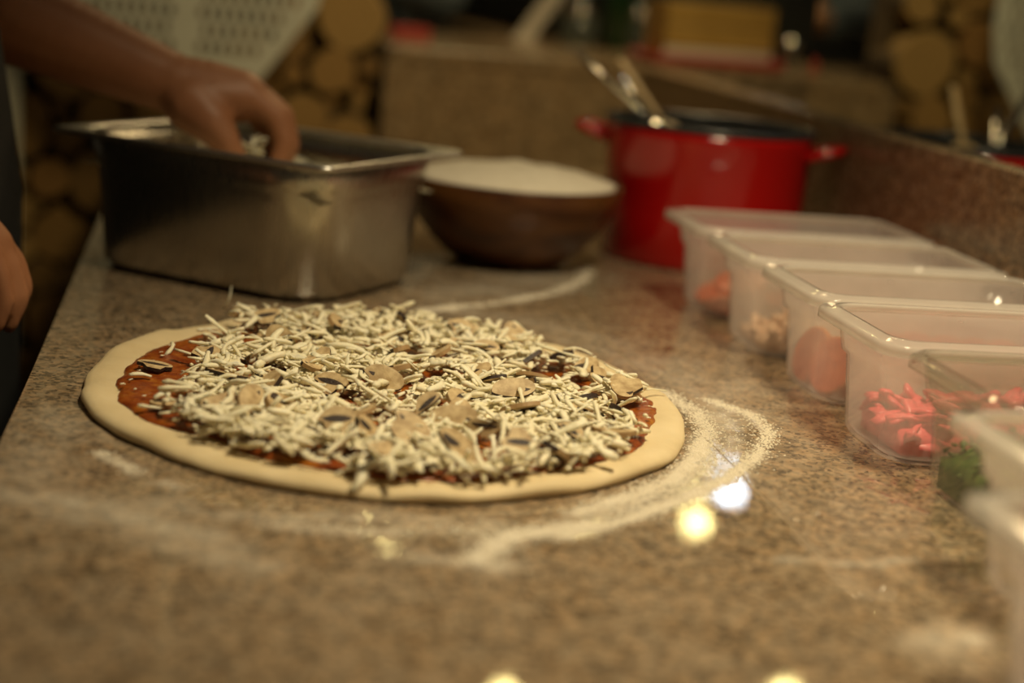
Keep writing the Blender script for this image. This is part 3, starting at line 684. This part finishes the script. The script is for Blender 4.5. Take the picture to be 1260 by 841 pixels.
# ------------------------------------------------------------------ red enamel pot with spoons
POT = (0.634, 2.03, 0.0)
pot = thing('stock_pot', 'red enamel stock pot with a black rim beside the upstand', 'pot', POT); pot.scale = (1.035, 1.035, 0.975)
v, f = lathe([(0.112, 0.0), (0.120, 0.0015), (0.1225, 0.006), (0.1245, 0.06), (0.1285, 0.165), (0.130, 0.175), (0.1285, 0.1752), (0.1265, 0.165)], 80, cap=False); f.append(tuple(range(79, -1, -1)))
from_py('body', v, f, 'red_enamel', pot, True)
v, f = lathe([(0.1262, 0.166), (0.1285, 0.1755), (0.131, 0.177), (0.1325, 0.180), (0.131, 0.1835), (0.128, 0.184), (0.1255, 0.181), (0.124, 0.165), (0.120, 0.06), (0.117, 0.012), (0.09, 0.008)], 80, cap=False); m = 80*10; f.append(tuple(range(m, m+80)))
from_py('black_lining', v, f, 'black_enamel', pot, True)
for s in (-1, 1):
    a = radians(12)
    pts = []
    for k in range(13):
        t = k/12; ph = (t-0.5)*2
        pts.append((s*(0.122+0.040*sqrt(max(0, 1-ph**4))), 0.036*ph*(1 if s > 0 else -1), 0.152+0.012*sqrt(max(0, 1-ph**4))))
    v, f = tube(pts, [0.009]+[0.0085]*11+[0.009], 12, 0.75); h = from_py('handle', v, f, 'red_enamel', pot, True)
    h.rotation_euler = (0, 0, radians(-24))
lq, lf = lathe([(0.02, 0.11), (0.1195, 0.11), (0.1195, 0.1102), (0.02, 0.113)], 48)
so_ = from_py('tomato_sauce', lq, lf, 'sauce', None, True); so_.location = POT; so_.scale = (1.03, 1.03, 1); tag(so_, 'dark red tomato sauce inside the red pot', 'sauce')
def spoon(name, label, tip, rim, extra, mat, w):
    tip, rim = Vector(tip), Vector(rim); d = (rim-tip).normalized(); end = rim + d*extra
    t = thing(name, label, 'spoon', tuple(end)); 
    v, f = tube([tip-end, tip.lerp(rim, 0.5)-end, rim-end, d*-0.02], [w*0.9, w, w*0.8, w*0.55], 12, 0.5); from_py('handle', v, f, mat, t, True)
    bm = bmesh.new(); bmesh.ops.create_uvsphere(bm, u_segments=16, v_segments=10, radius=1.0)
    for q in bm.verts: q.co = Vector((q.co.x*0.026, q.co.y*0.010, q.co.z*0.034)) + (Vector((0, 0.004, 0)) if q.co.z > 0 else Vector())
    bo = from_bm('scoop', bm, mat, t, True); bo.rotation_euler = d.to_track_quat('Z', 'Y').to_euler(); bo.location = (0, 0, 0)
    return t
spoon('serving_spoon', 'long steel spoon leaning furthest left out of the red pot', (0.478, 2.16, 0.247), (0.549, 2.09, 0.186), 0.06, 'polished_steel', 0.0065)
spoon('wooden_spoon', 'pinkish wooden spoon standing beside the steel spoon in the pot', (0.559, 2.245, 0.238), (0.587, 2.14, 0.180), 0.06, 'spoon_wood', 0.006)
spoon('serving_spoon', 'short steel spoon between the two longer spoons in the pot', (0.537, 2.14, 0.220), (0.565, 2.08, 0.176), 0.05, 'polished_steel', 0.0048)

# ------------------------------------------------------------------ plastic food containers
def container(label, xl, yc, mat, h=0.100, L=0.268, W=0.163, rz=0.0, ins=0.012):
    xc = xl+L/2
    t = thing('food_container', label, 'container', (xc, yc, 0), rz, 'plastic food containers in a row along the upstand')
    hx, hy = L/2, W/2; wx, wy = hx-ins, hy-ins
    sec = [(wx-0.030, wy-0.026, 0.018, 0.0), (wx-0.015, wy-0.015, 0.030, 0.0015), (wx-0.011, wy-0.011, 0.032, 0.008), (wx-0.0068, wy-0.0068, 0.030, h*0.66), (wx-0.0035, wy-0.0035, 0.030, h*0.69), (wx, wy, 0.026, h-0.004),
           (wx-0.0022, wy-0.0022, 0.024, h-0.004), (wx-0.0060, wy-0.0060, 0.028, h*0.70), (wx-0.0095, wy-0.0095, 0.028, h*0.66), (wx-0.0135, wy-0.0135, 0.030, 0.010), (wx-0.019, wy-0.019, 0.025, 0.004), (wx-0.035, wy-0.035, 0.016, 0.0034)]
    v, f = loft(sec); from_py('tub', v, f, mat, t, True)
    v, f = frame_loft([(wx-0.0026, wy-0.0026, 0.024, h-0.004), (wx+0.002, wy+0.002, 0.026, h-0.003), (hx-0.002, hy-0.002, 0.022, h-0.004), (hx-0.0018, hy-0.0018, 0.022, h-0.009), (hx, hy, 0.023, h-0.009), (hx, hy, 0.023, h-0.002), (hx-0.002, hy-0.002, 0.022, h), (wx+0.004, wy+0.004, 0.024, h), (wx+0.002, wy+0.002, 0.022, h+0.0018), (wx-0.0018, wy-0.0018, 0.022, h+0.0018), (wx-0.0030, wy-0.0030, 0.022, h)])
    from_py('rim', v, f, 'milky_rim' if mat == 'milky_plastic' else mat, t, True)
    return t
C1 = container('milky plastic container furthest back, next to the red pot', 0.505, 1.690, 'milky_plastic')
C2 = container('second milky plastic container from the red pot, pale food inside', 0.503, 1.516, 'milky_plastic')
C3 = container('milky plastic container holding round sausage slices', 0.504, 1.344, 'milky_plastic')
C4 = container('milky plastic container holding pink ham strips', 0.494, 1.172, 'milky_plastic')
C5 = container('clear plastic container holding chopped green herbs', 0.500, 1.003, 'clear_plastic', ins=0.007)
C6 = container('milky plastic container with yellow corn, second nearest', 0.452, 0.832, 'milky_plastic', 0.102)
C7 = container('nearest milky plastic container, cut off by the frame', 0.384, 0.668, 'milky_plastic', 0.102)
CZ = 0.0042
rs = random.Random(8)
def disc_slice(name, r, th, mats, n=20):
    v, f = [], []; mi = []
    prof = [(r*0.94, -th/2), (r, -th/2+th*0.2), (r, th/2-th*0.2), (r*0.94, th/2)]
    v, f = lathe(prof, n); me = bpy.data.meshes.new(name); me.from_pydata(v, [], f)
    for k in mats: me.materials.append(MATS[k])
    mi = [1]*(3*n) + [0, 0]; me.polygons.foreach_set('material_index', mi); return me
sl = disc_slice('sausage_slice', 0.0265, 0.006, ('sausage_red', 'casing'))
k = 0
SL = [(0.547, 1.367, 0.024, 1.30, -1.35), (0.551, 1.328, 0.024, 1.25, -1.15), (0.572, 1.317, 0.024, 1.25, -0.55), (0.606, 1.315, 0.024, 1.25, -0.1)]
SL += [(0.592+0.026*i, 1.345+rs.uniform(0, .022), 0.024, 1.15+rs.uniform(-.1, .1), rs.uniform(-0.7, -0.4)) for i in range(6)]
place = ['against the left end', 'second from the left end', 'against the near wall', 'fourth from the left end', 'fifth from the left end', 'sixth from the left end', 'seventh from the left end', 'eighth from the left end', 'ninth from the left end', 'furthest right']
for (x, y, z, tx, rz), pl_ in zip(SL, place):
    o = bpy.data.objects.new('sausage_slice', sl); COL.objects.link(o); o.location = (x, y, z+0.004); o.rotation_euler = (tx, 0, rz)
    tag(o, 'round red sausage slice in the third container, ' + pl_, 'sausage slice', 'sausage slices in the container')
ts = disc_slice('tomato_slice', 0.030, 0.007, ('tomato_red', 'tomato_red'))
TP = [(0.566, 1.662, 0.008, 0.12, 0), (0.568, 1.712, 0.012, 0.3, -1.2), (0.572, 1.672, 0.018, 0.3, -1), (0.640, 1.69, 0.008, 0.1, 0.5), (0.66, 1.672, 0.018, .2, 1.2), (0.71, 1.70, 0.010, .2, .3), (0.582, 1.69, 0.028, .3, -.8)]
for (x, y, z, tx, rz), w_ in zip(TP, ('lowest at the left end', 'back left', 'leaning in the middle left', 'in the middle', 'right of the middle', 'at the right end', 'on top at the left')):
    o = bpy.data.objects.new('tomato_slice', ts); COL.objects.link(o); o.location = (x, y, z+0.004); o.rotation_euler = (tx, 0, rz)
    tag(o, 'red tomato slice in the container by the pot, ' + w_, 'tomato slice', 'tomato slices in the container')
def pile(name, label, cat, cont, mat, hgt, piece, n, ex=(0.095, 0.045), seed=1, off=(0, 0)):
    """loose pile of small pieces: too many and too small to count"""
    r = random.Random(seed); v, f = [], []
    g = 12
    gx = np.linspace(-ex[0], ex[0], g); gy = np.linspace(-ex[1], ex[1], g)
    def hh(x, y): return hgt*(0.55+0.45*(1-max(abs(x/ex[0]), abs(y/ex[1]))**2)) + 0.012*mnoise.noise(Vector((x*30, y*30, seed)))*0.7
    for y in gy:
        for x in gx: v.append((x, y, CZ+0.002+max(0.004, hh(x, y)-0.006)))
    f = [(j*g+i, j*g+i+1, (j+1)*g+i+1, (j+1)*g+i) for j in range(g-1) for i in range(g-1)]
    ring = list(range(g)) + [j*g+g-1 for j in range(1, g)] + [(g-1)*g+i for i in range(g-2, -1, -1)] + [j*g for j in range(g-2, 0, -1)]
    b = len(v); v += [(v[q][0], v[q][1], CZ+0.001) for q in ring]; m = len(ring)
    f += [(ring[i], b+i, b+(i+1) % m, ring[(i+1) % m]) for i in range(m)]; f.append(tuple(b+i for i in range(m-1, -1, -1)))
    for _ in range(n):
        x, y = r.uniform(-ex[0], ex[0]), r.uniform(-ex[1], ex[1]); h = r.uniform(0.2, 1.0)*hh(x, y)
        pv_, pf_ = piece(r); M = Matrix.Translation((x, y, CZ+0.004+h)) @ Matrix.Rotation(r.uniform(0, 6.28), 4, 'Z') @ Matrix.Rotation(r.gauss(0, .5), 4, 'Y') @ Matrix.Rotation(r.gauss(0, .5), 4, 'X')
        b = len(v); v += [M @ Vector(p) for p in pv_]; f += [tuple(i+b for i in q) for q in pf_]
    o = from_py(name, v, f, mat, None, True); o.location = (cont.location.x+off[0], cont.location.y+off[1], 0); tag(o, label, cat, kind='stuff'); return o
pile('ham_strips', 'pink ham cut into strips in the fourth container', 'ham', C4, 'ham_pink', 0.036, lambda r: tube(bez((-0.013, 0, 0), (0, r.uniform(-.006, .006), .004), (0.013, 0, 0), 5), 0.0065, 6, 0.4), 150, (0.093, 0.042), 4)
pile('chopped_herbs', 'chopped green herbs in the clear container', 'herbs', C5, 'herb_green', 0.058, lambda r: tube([(-0.005, 0, 0), (0, 0.001, 0.001), (0.005, 0, 0)], [0.0008, 0.0035, 0.0006], 5, 0.25), 700, (0.104, 0.052), 5)
pile('sweetcorn', 'yellow sweetcorn in the second nearest container', 'corn', C6, 'corn_yellow', 0.055, lambda r: tube([(-0.003, 0, 0), (0, 0, 0.001), (0.004, 0, 0)], [0.002, 0.0038, 0.003], 6, 0.7), 260, seed=6)
pile('chopped_chicken', 'pale chopped meat in the second container from the pot', 'meat', C2, 'peach_food', 0.026, lambda r: tube([(-0.006, 0, 0), (0, 0.001, 0.001), (0.006, 0, 0)], [0.004, 0.0055, 0.0042], 6, 0.8), 140, seed=7)

# ------------------------------------------------------------------ people
def capsule_chain(chains, voxel, smooth=5):
    bm = bmesh.new()
    def ball(p, r):
        bmesh.ops.create_icosphere(bm, subdivisions=2, radius=r, matrix=Matrix.Translation(p))
    for ch in chains:
        for p, r in ch: ball(Vector(p), r)
        for (p, r), (q, s) in zip(ch[:-1], ch[1:]):
            p, q = Vector(p), Vector(q); d = q-p
            if d.length < 1e-5: continue
            n = max(2, int(d.length/(min(r, s)*0.35)))
            if n > 40: n = 40
            for i in range(1, n): ball(p.lerp(q, i/n), r+(s-r)*i/n)
    me = bpy.data.meshes.new('tmp'); bm.to_mesh(me); bm.free()
    o = bpy.data.objects.new('tmp', me); COL.objects.link(o)
    m = o.modifiers.new('r', 'REMESH'); m.mode = 'VOXEL'; m.voxel_size = voxel; m.use_smooth_shade = True
    m2 = o.modifiers.new('s', 'SMOOTH'); m2.factor = 0.5; m2.iterations = smooth
    dg = bpy.context.evaluated_depsgraph_get(); ev = o.evaluated_get(dg)
    out = bpy.data.meshes.new_from_object(ev); bpy.data.objects.remove(o); bpy.data.meshes.remove(me)
    return out
def person(label, loc, P, skin, shirt, trousers, hair, voxel=0.005, shirt_sleeve=0.8):
    """P: joints in world space"""
    t = thing('person', label, 'person', loc); B = Vector(loc)
    def W(p): return Vector(p)-B
    def ch(*a): return [(W(p), r) for p, r in a]
    hd = Vector(P['head']); face = Vector(P['face']).normalized(); side = face.cross(Vector((0, 0, 1))).normalized()
    upv = Vector((0, 0, 1))
    chains = [ch((P['neck'], 0.055), (hd-upv*0.06, 0.058)), ch((hd+face*0.012, 0.088), (hd+upv*0.035-face*0.02, 0.092)), ch((hd+face*0.045-upv*0.06, 0.05), (hd+face*0.03-upv*0.09, 0.038)),
              ch((hd+face*0.095+upv*0.005, 0.010), (hd+face*0.112-upv*0.025, 0.014)), ch((hd+face*0.085-upv*0.062+side*0.018, 0.010), (hd+face*0.085-upv*0.062-side*0.018, 0.010))]
    for s in (-1, 1): chains.append(ch((hd+side*s*0.088+upv*0.02, 0.012), (hd+side*s*0.092-upv*0.02, 0.011)))
    chains.append(ch((P['neck'], 0.055), (P['chest'], 0.10), (P['pelvis'], 0.10)))
    for s in 'LR':
        sh, el, wr = P['shoulder'+s], P['elbow'+s], P['wrist'+s]
        el, wr = Vector(el), Vector(wr)
        chains.append(ch((sh, 0.055), (el, 0.050), (el.lerp(wr, 0.3), 0.053), (el.lerp(wr, 0.7), 0.042), (wr, 0.034)))
        for c in P['hand'+s]: chains.append(ch(*c))
    body = link('body', capsule_chain(chains, voxel), skin, t, True)
    pel, che = Vector(P['pelvis']), Vector(P['chest']); sl_, sr_ = Vector(P['shoulderL']), Vector(P['shoulderR'])
    ax = (sl_-sr_).normalized()
    c2 = []
    for k in (-1, -0.35, 0.35, 1):
        c2.append(ch((pel+ax*0.085*k, 0.125), (pel.lerp(che, 0.5)+ax*0.095*k, 0.120), (che+ax*0.105*k, 0.118), ((sl_+sr_)/2+ax*0.12*k-upv*0.02, 0.075)))
    for s in 'LR':
        sh, el = Vector(P['shoulder'+s]), Vector(P['elbow'+s]); c2.append(ch(((sl_+sr_)/2, 0.075), (sh, 0.078), (sh.lerp(el, shirt_sleeve), 0.074)))
        if P.get('long_sleeve'): wr = Vector(P['wrist'+s]); c2.append(ch((el, 0.07), (el.lerp(wr, 0.85), 0.052)))
    link('shirt', capsule_chain(c2, 0.009, 4), shirt, t, True)
    c3 = []
    for s in 'LR':
        hp, kn, an = P['hip'+s], P['knee'+s], P['ankle'+s]; c3.append(ch((hp, 0.115), (kn, 0.082), (an, 0.066)))
    c3.append(ch((P['hipL'], 0.12), (P['hipR'], 0.12)))
    link('trousers', capsule_chain(c3, 0.011, 3), trousers, t, True)
    for s in 'LR':
        an, to = Vector(P['ankle'+s]), Vector(P['toe'+s]); link('shoe', capsule_chain([ch((an-upv*0.045, 0.045), (to, 0.038))], 0.01, 2), 'black_cloth', t, True)
        eye = capsule_chain([ch((hd+face*0.083+side*(0.032 if s == 'L' else -0.032)+upv*0.012, 0.012))], 0.004, 0); link('eye', eye, 'eye_white', t, True)
    link('hair', capsule_chain([ch((hd+upv*0.055-face*0.03, 0.096), (hd+upv*0.02-face*0.05, 0.09), (hd-upv*0.04-face*0.05, 0.07))], 0.007, 2), hair, t, True)
    return t
# the cook, standing to the left of the worktop and facing it
HL = [  # left hand: back of the hand, thumb towards the camera, fingers closing on cheese inside the pan
    [((-0.035, 1.775, 0.196), 0.034), ((-0.005, 1.775, 0.192), 0.035), ((0.030, 1.770, 0.190), 0.030)],
    [((-0.020, 1.785, 0.194), 0.030), ((0.020, 1.800, 0.190), 0.027)],
    [((0.000, 1.760, 0.188), 0.026), ((0.040, 1.757, 0.190), 0.0165), ((0.068, 1.754, 0.172), 0.0135), ((0.078, 1.750, 0.146), 0.0120), ((0.070, 1.746, 0.118), 0.0100)],
    [((0.005, 1.775, 0.192), 0.024), ((0.045, 1.779, 0.193), 0.0165), ((0.076, 1.778, 0.172), 0.0135), ((0.085, 1.774, 0.142), 0.0120), ((0.076, 1.768, 0.112), 0.0100)],
    [((0.000, 1.790, 0.190), 0.022), ((0.040, 1.800, 0.188), 0.0155), ((0.070, 1.801, 0.166), 0.0130), ((0.076, 1.797, 0.138), 0.0115), ((0.066, 1.790, 0.112), 0.0095)],
    [((-0.005, 1.802, 0.186), 0.020), ((0.030, 1.818, 0.180), 0.0140), ((0.055, 1.820, 0.160), 0.0115), ((0.059, 1.815, 0.138), 0.0100), ((0.050, 1.808, 0.118), 0.0085)],
    [((-0.020, 1.758, 0.180), 0.032), ((0.000, 1.742, 0.164), 0.024), ((0.016, 1.734, 0.146), 0.0165), ((0.030, 1.733, 0.122), 0.0120)],
]
HR_OFF = -0.003
HR = [  # right hand hanging by the worktop edge, fingers relaxed downwards
    [((-0.235, 1.43, 0.125), 0.033), ((-0.200, 1.43, 0.092), 0.033), ((-0.182, 1.43, 0.078), 0.028)],
    [((-0.205, 1.45, 0.095), 0.028), ((-0.185, 1.452, 0.078), 0.025)],
    [((-0.182, 1.405, 0.082), 0.018), ((-0.168, 1.400, 0.062), 0.0125), ((-0.162, 1.398, 0.040), 0.0110), ((-0.168, 1.396, 0.018), 0.0090)],
    [((-0.180, 1.425, 0.082), 0.018), ((-0.161, 1.423, 0.064), 0.0130), ((-0.153, 1.421, 0.040), 0.0115), ((-0.160, 1.419, 0.014), 0.0092)],
    [((-0.180, 1.445, 0.082), 0.018), ((-0.160, 1.446, 0.064), 0.0125), ((-0.152, 1.445, 0.042), 0.0110), ((-0.158, 1.443, 0.018), 0.0090)],
    [((-0.184, 1.463, 0.080), 0.016), ((-0.166, 1.467, 0.062), 0.0110), ((-0.160, 1.467, 0.045), 0.0098), ((-0.166, 1.465, 0.026), 0.0080)],
    [((-0.215, 1.400, 0.098), 0.022), ((-0.205, 1.385, 0.070), 0.0150), ((-0.196, 1.383, 0.046), 0.0110)],
]
HR = [[((p[0]+HR_OFF, p[1], p[2]-0.004), r*0.93) for p, r in c] for c in HR]
COOK = dict(head=(-0.30, 1.66, 0.70), face=(0.85, 0.0, -0.35), neck=(-0.33, 1.67, 0.54), chest=(-0.335, 1.67, 0.36), pelvis=(-0.345, 1.66, 0.02),
            shoulderL=(-0.335, 1.86, 0.49), elbowL=(-0.285, 1.835, 0.275), wristL=(-0.040, 1.778, 0.197), handL=HL,
            shoulderR=(-0.335, 1.48, 0.49), elbowR=(-0.40, 1.42, 0.24), wristR=(-0.235, 1.43, 0.125), handR=HR,
            hipL=(-0.345, 1.76, -0.04), kneeL=(-0.34, 1.78, -0.45), ankleL=(-0.36, 1.79, -0.83), toeL=(-0.23, 1.80, -0.88),
            hipR=(-0.345, 1.57, -0.04), kneeR=(-0.34, 1.55, -0.45), ankleR=(-0.36, 1.54, -0.83), toeR=(-0.23, 1.53, -0.88))
cook = person('cook in a black shirt and dark apron reaching into the steel pan', (-0.345, 1.66, FLOOR_Z), COOK, 'skin', 'black_cloth', 'black_cloth', 'hair', 0.0042, 1.0)
# apron: curved sheet wrapped round the front
v, f = [], []; zs = np.linspace(-0.62, 0.40, 14); na = 17
for off in (0.0, 0.004):
    for z in zs:
        hw = 0.75 if z > 0.12 else 1.45
        if z > 0.12: hw = 1.45-(z-0.12)*3.2
        fl_ = 0.0 if z > -0.1 else (-0.1-z)*0.05
        for i in range(na):
            a = -hw + 2*hw*i/(na-1); a += 0
            rx, ry = 0.160+fl_+off-max(0, z-0.10)*0.16, 0.225+fl_*0.6+off-max(0, z-0.1)*0.25
            v.append((-0.349+rx*cos(a)+0.004*sin(a*9+z*6), 1.66+ry*sin(a), z))
m = len(zs)*na
for j in range(len(zs)-1):
    for i in range(na-1):
        q = (j*na+i, j*na+i+1, (j+1)*na+i+1, (j+1)*na+i); f.append(tuple(reversed(q))); f.append(tuple(m+x for x in q))
edge = [i for i in range(na)] + [j*na+na-1 for j in range(1, len(zs))] + [(len(zs)-1)*na+i for i in range(na-2, -1, -1)] + [j*na for j in range(len(zs)-2, 0, -1)]
for a, b in zip(edge, edge[1:]+edge[:1]): f.append((a, b, m+b, m+a))
ap = from_py('apron', [(x+0.345, y-1.66, z-FLOOR_Z) for x, y, z in v], f, 'apron_cloth', cook, True)
# pinch of cheese in the hand
v, f = [], []
for k in range(14):
    a, b_ = shred_geo(rp, rp.uniform(0.012, 0.022), 0.0026); M = Matrix.Translation((0.047+rp.uniform(-.008, .008), 1.738+rp.uniform(-.006, .008), 0.138+rp.uniform(-.012, .010))) @ Matrix.Rotation(rp.uniform(0, 6), 4, 'Z') @ Matrix.Rotation(rp.uniform(-1, 1), 4, 'Y')
    n0 = len(v); v += [M @ Vector(p) for p in a]; f += [tuple(i+n0 for i in q) for q in b_]
tag(from_py('cheese_pinch', v, f, 'cheese_pale', None, True), 'pinch of grated cheese held between thumb and fingers', 'cheese', kind='stuff')

# guest beyond the bar, seen only in the mirror
gx_, gy_ = 0.27, 4.15
def fingers(c, d):
    c = Vector(c); d = Vector(d).normalized(); s = d.cross(Vector((0, 0, 1))).normalized(); out = [[(tuple(c), 0.03), (tuple(c+d*0.05), 0.028)]]
    for k, L in zip((-1.5, -0.5, 0.5, 1.5), (0.06, 0.07, 0.068, 0.052)):
        b = c+d*0.06+s*0.019*k; out.append([(tuple(c+d*0.03+s*0.016*k), 0.017), (tuple(b), 0.012), (tuple(b+d*L*0.5+Vector((0, 0, -0.006))), 0.0105), (tuple(b+d*L*0.85+Vector((0, 0, -0.03))), 0.009)])
    out.append([(tuple(c+s*0.02), 0.02), (tuple(c+d*0.03+s*0.045), 0.013), (tuple(c+d*0.06+s*0.05), 0.010)]); return out
GUEST = dict(head=(gx_, gy_-0.06, 0.86), face=(0.1, -1, -0.15), neck=(gx_, gy_-0.02, 0.70), chest=(gx_, gy_, 0.50), pelvis=(gx_, gy_+0.12, 0.10), long_sleeve=True,
             shoulderL=(gx_+0.19, gy_, 0.63), elbowL=(gx_+0.25, gy_-0.22, 0.285), wristL=(gx_+0.07, gy_-0.36, 0.345), handL=fingers((gx_+0.05, gy_-0.37, 0.352), (-1, -0.3, 0.1)),
             shoulderR=(gx_-0.19, gy_, 0.63), elbowR=(gx_-0.25, gy_-0.22, 0.285), wristR=(gx_-0.07, gy_-0.38, 0.30), handR=fingers((gx_-0.05, gy_-0.40, 0.30), (1, -0.3, 0.1)),
             hipL=(gx_+0.09, gy_+0.12, 0.03), kneeL=(gx_+0.11, gy_-0.05, -0.02), ankleL=(gx_+0.11, gy_-0.02, -0.45), toeL=(gx_+0.12, gy_-0.15, -0.5),
             hipR=(gx_-0.09, gy_+0.12, 0.03), kneeR=(gx_-0.11, gy_-0.05, -0.02), ankleR=(gx_-0.11, gy_-0.02, -0.45), toeR=(gx_-0.12, gy_-0.15, -0.5))

# ------------------------------------------------------------------ things on the bar ledge
LZ = 0.1975
t = thing('serving_tray', 'shallow red tray under the yellow wooden box', 'tray', (0.975, 3.20, LZ), radians(6))
v, f = loft([(0.135, 0.07, 0.02, 0), (0.140, 0.075, 0.022, 0.002), (0.146, 0.082, 0.024, 0.020), (0.143, 0.079, 0.022, 0.020), (0.137, 0.072, 0.02, 0.004), (0.12, 0.06, 0.015, 0.003)]); from_py('tray_body', v, f, 'tray_red', t, True)
t = thing('wooden_box', 'yellow wooden box standing in the red tray', 'box', (0.975, 3.205, LZ+0.0042), radians(6))
for k, (z0, z1) in enumerate(((0.0, 0.030), (0.034, 0.072), (0.076, 0.118))):
    box('front_board', (-0.115, 0.115, -0.060, -0.052, z0, z1), 'yellow_wood' if k else 'white_plastic', t, 0.002); box('back_board', (-0.115, 0.115, 0.048, 0.056, z0, z1), 'yellow_wood', t, 0.002)  # pale lowest front board paints in the grey shadow at the crate base
for s in (-1, 1): box('end_board', (s*0.111-0.004, s*0.111+0.004, -0.052, 0.048, 0.0, 0.118), 'yellow_wood', t, 0.001)
box('base_board', (-0.106, 0.106, -0.051, 0.047, 0.001, 0.006), 'yellow_wood', t, 0.001)
t = thing('napkin_holder', 'small red holder at the left end of the bar ledge', 'holder', (0.392, 3.36, LZ), radians(8))
box('base', (-0.036, 0.036, -0.025, 0.025, 0, 0.006), 'tray_red', t, 0.001); box('side_plate', (-0.036, 0.036, -0.025, -0.021, 0.006, 0.024), 'tray_red', t, 0.001); box('side_plate', (-0.036, 0.036, 0.021, 0.025, 0.006, 0.024), 'tray_red', t, 0.001)
t = thing('display_cabinet', 'dark grey cabinet standing on the bar beyond the ledge', 'cabinet', (1.16, 4.75, LZ), radians(6))
box('body', (-0.36, 0.36, -0.98, 0.9, 0.012, 0.42), 'dark_metal', t, 0.006); box('plinth', (-0.34, 0.34, -0.95, 0.88, 0.0, 0.0115), 'dark_wall', t, 0)
for i in range(3): box('door_panel', (-0.372, -0.361, -0.93+0.61*i, -0.36+0.61*i, 0.05, 0.38), 'dark_metal', t, 0.003)
box('front_panel', (-0.31, 0.31, -0.992, -0.981, 0.05, 0.38), 'dark_metal', t, 0.003)
def jar(label, x, y, r, h, mat):
    t = thing('glass_jar' if mat == 'glass' else 'bottle', label, 'jar' if mat == 'glass' else 'bottle', (x, y, LZ))
    if mat == 'glass':
        v, f = lathe([(r*0.8, 0), (r*0.97, 0.003), (r, 0.012), (r, h*0.78), (r*0.8, h*0.9), (r*0.8, h), (r*0.74, h), (r*0.74, h*0.9), (r*0.94, h*0.77), (r*0.94, 0.014), (r*0.7, 0.006)], 32); from_py('glass_body', v, f, mat, t, True)
        v, f = lathe([(r*0.7, h+0.0005), (r*0.86, h+0.0005), (r*0.86, h+0.014), (r*0.8, h+0.016)], 32); from_py('lid', v, f, 'polished_steel', t, True)
    else:
        v, f = lathe([(r*0.8, 0), (r, 0.004), (r, h*0.55), (r*0.85, h*0.66), (r*0.4, h*0.78), (r*0.36, h*0.97), (r*0.42, h), (r*0.2, h)], 28); from_py('glass_body', v, f, mat, t, True)
        v, f = lathe([(r*0.3, h+0.0005), (r*0.45, h+0.0005), (r*0.45, h+0.02), (r*0.4, h+0.022)], 20); from_py('cap', v, f, 'dark_metal', t, True)
jar('glass jar with a steel lid in front of the dark cabinet', 0.800, 3.62, 0.042, 0.075, 'glass')
jar('dark green bottle between the glass jars on the bar', 0.882, 3.60, 0.030, 0.22, 'bottle_green')
jar('glass jar with a steel lid left of the yellow box', 0.945, 3.66, 0.030, 0.075, 'glass')
t = thing('salt_shaker', 'small steel salt shaker right of the red tray', 'shaker', (1.155, 3.22, LZ))
v, f = lathe([(0.016, 0), (0.019, 0.002), (0.018, 0.03), (0.015, 0.045)], 24); from_py('shaker_body', v, f, 'glass', t, True)
v, f = lathe([(0.0155, 0.0455), (0.018, 0.046), (0.017, 0.058), (0.009, 0.066), (0.003, 0.067)], 24); from_py('shaker_cap', v, f, 'polished_steel', t, True)
t = thing('menu_holder', 'slim white menu stand leaning in front of the dark cabinet', 'menu', (0.692, 3.705, LZ))
v, f = loft([(0.030, 0.02, 0.006, 0), (0.030, 0.02, 0.006, 0.005), (0.022, 0.013, 0.004, 0.007)]); from_py('foot', v, f, 'white_plastic', t)
v, f = loft([(0.022, 0.006, 0.003, 0.0072), (0.022, 0.006, 0.003, 0.28)]); v = [(x+0.62*(z-0.0072), y, z) for x, y, z in v]; from_py('card', v, f, 'white_plastic', t)
person('guest in a dark blue top leaning on the far side of the bar', (gx_, gy_, FLOOR_Z), GUEST, 'skin_pale', 'blue_cloth', 'black_cloth', 'hair', 0.007, 0.9)
st = thing('bar_stool', 'dark bar stool under the guest in the blue top', 'stool', (gx_, gy_+0.12, FLOOR_Z))
v, f = lathe([(0.15, 0.78), (0.17, 0.785), (0.175, 0.80), (0.165, 0.825), (0.05, 0.83)], 28); from_py('seat', v, f, 'black_cloth', st, True)
v, f = lathe([(0.2, 0), (0.2, 0.01), (0.03, 0.03), (0.025, 0.779)], 24); from_py('pedestal', v, f, 'dark_metal', st, True)

# ------------------------------------------------------------------ pendant lamps over the dining room (seen as reflections in the stone)
LAMPS = [(0.643, 5.262, 'bulb_warm', 'nearest the log wall'), (1.373, 5.394, 'bulb_warm', 'second from the log wall'), (1.759, 5.274, 'bulb_warm', 'third from the log wall'), (1.998, 5.638, 'bulb_cool', 'with the cool white bulb'), (0.82, 3.86, 'bulb_warm', 'above the bar on the left'), (1.60, 3.87, 'bulb_warm', 'above the bar on the right')]
for x, y, mt, w_ in LAMPS:
    t = thing('pendant_lamp', 'small pendant lamp ' + w_, 'lamp', (x, y, 1.5), 0, 'pendant lamps over the dining room')
    bm = bmesh.new(); bmesh.ops.create_uvsphere(bm, u_segments=20, v_segments=12, radius=0.042); from_bm('bulb', bm, mt, t, True)
    v, f = lathe([(0.02, 0.05), (0.055, 0.045), (0.085, 0.0), (0.082, 0.0), (0.052, 0.042), (0.018, 0.046)], 28, cap=False); from_py('shade', v, f, 'dark_metal', t, True)
    v, f = tube([(0, 0, 0.048), (0, 0, 0.4), (0, 0, 0.7)], 0.004, 8); from_py('cord', v, f, 'dark_metal', t, True)
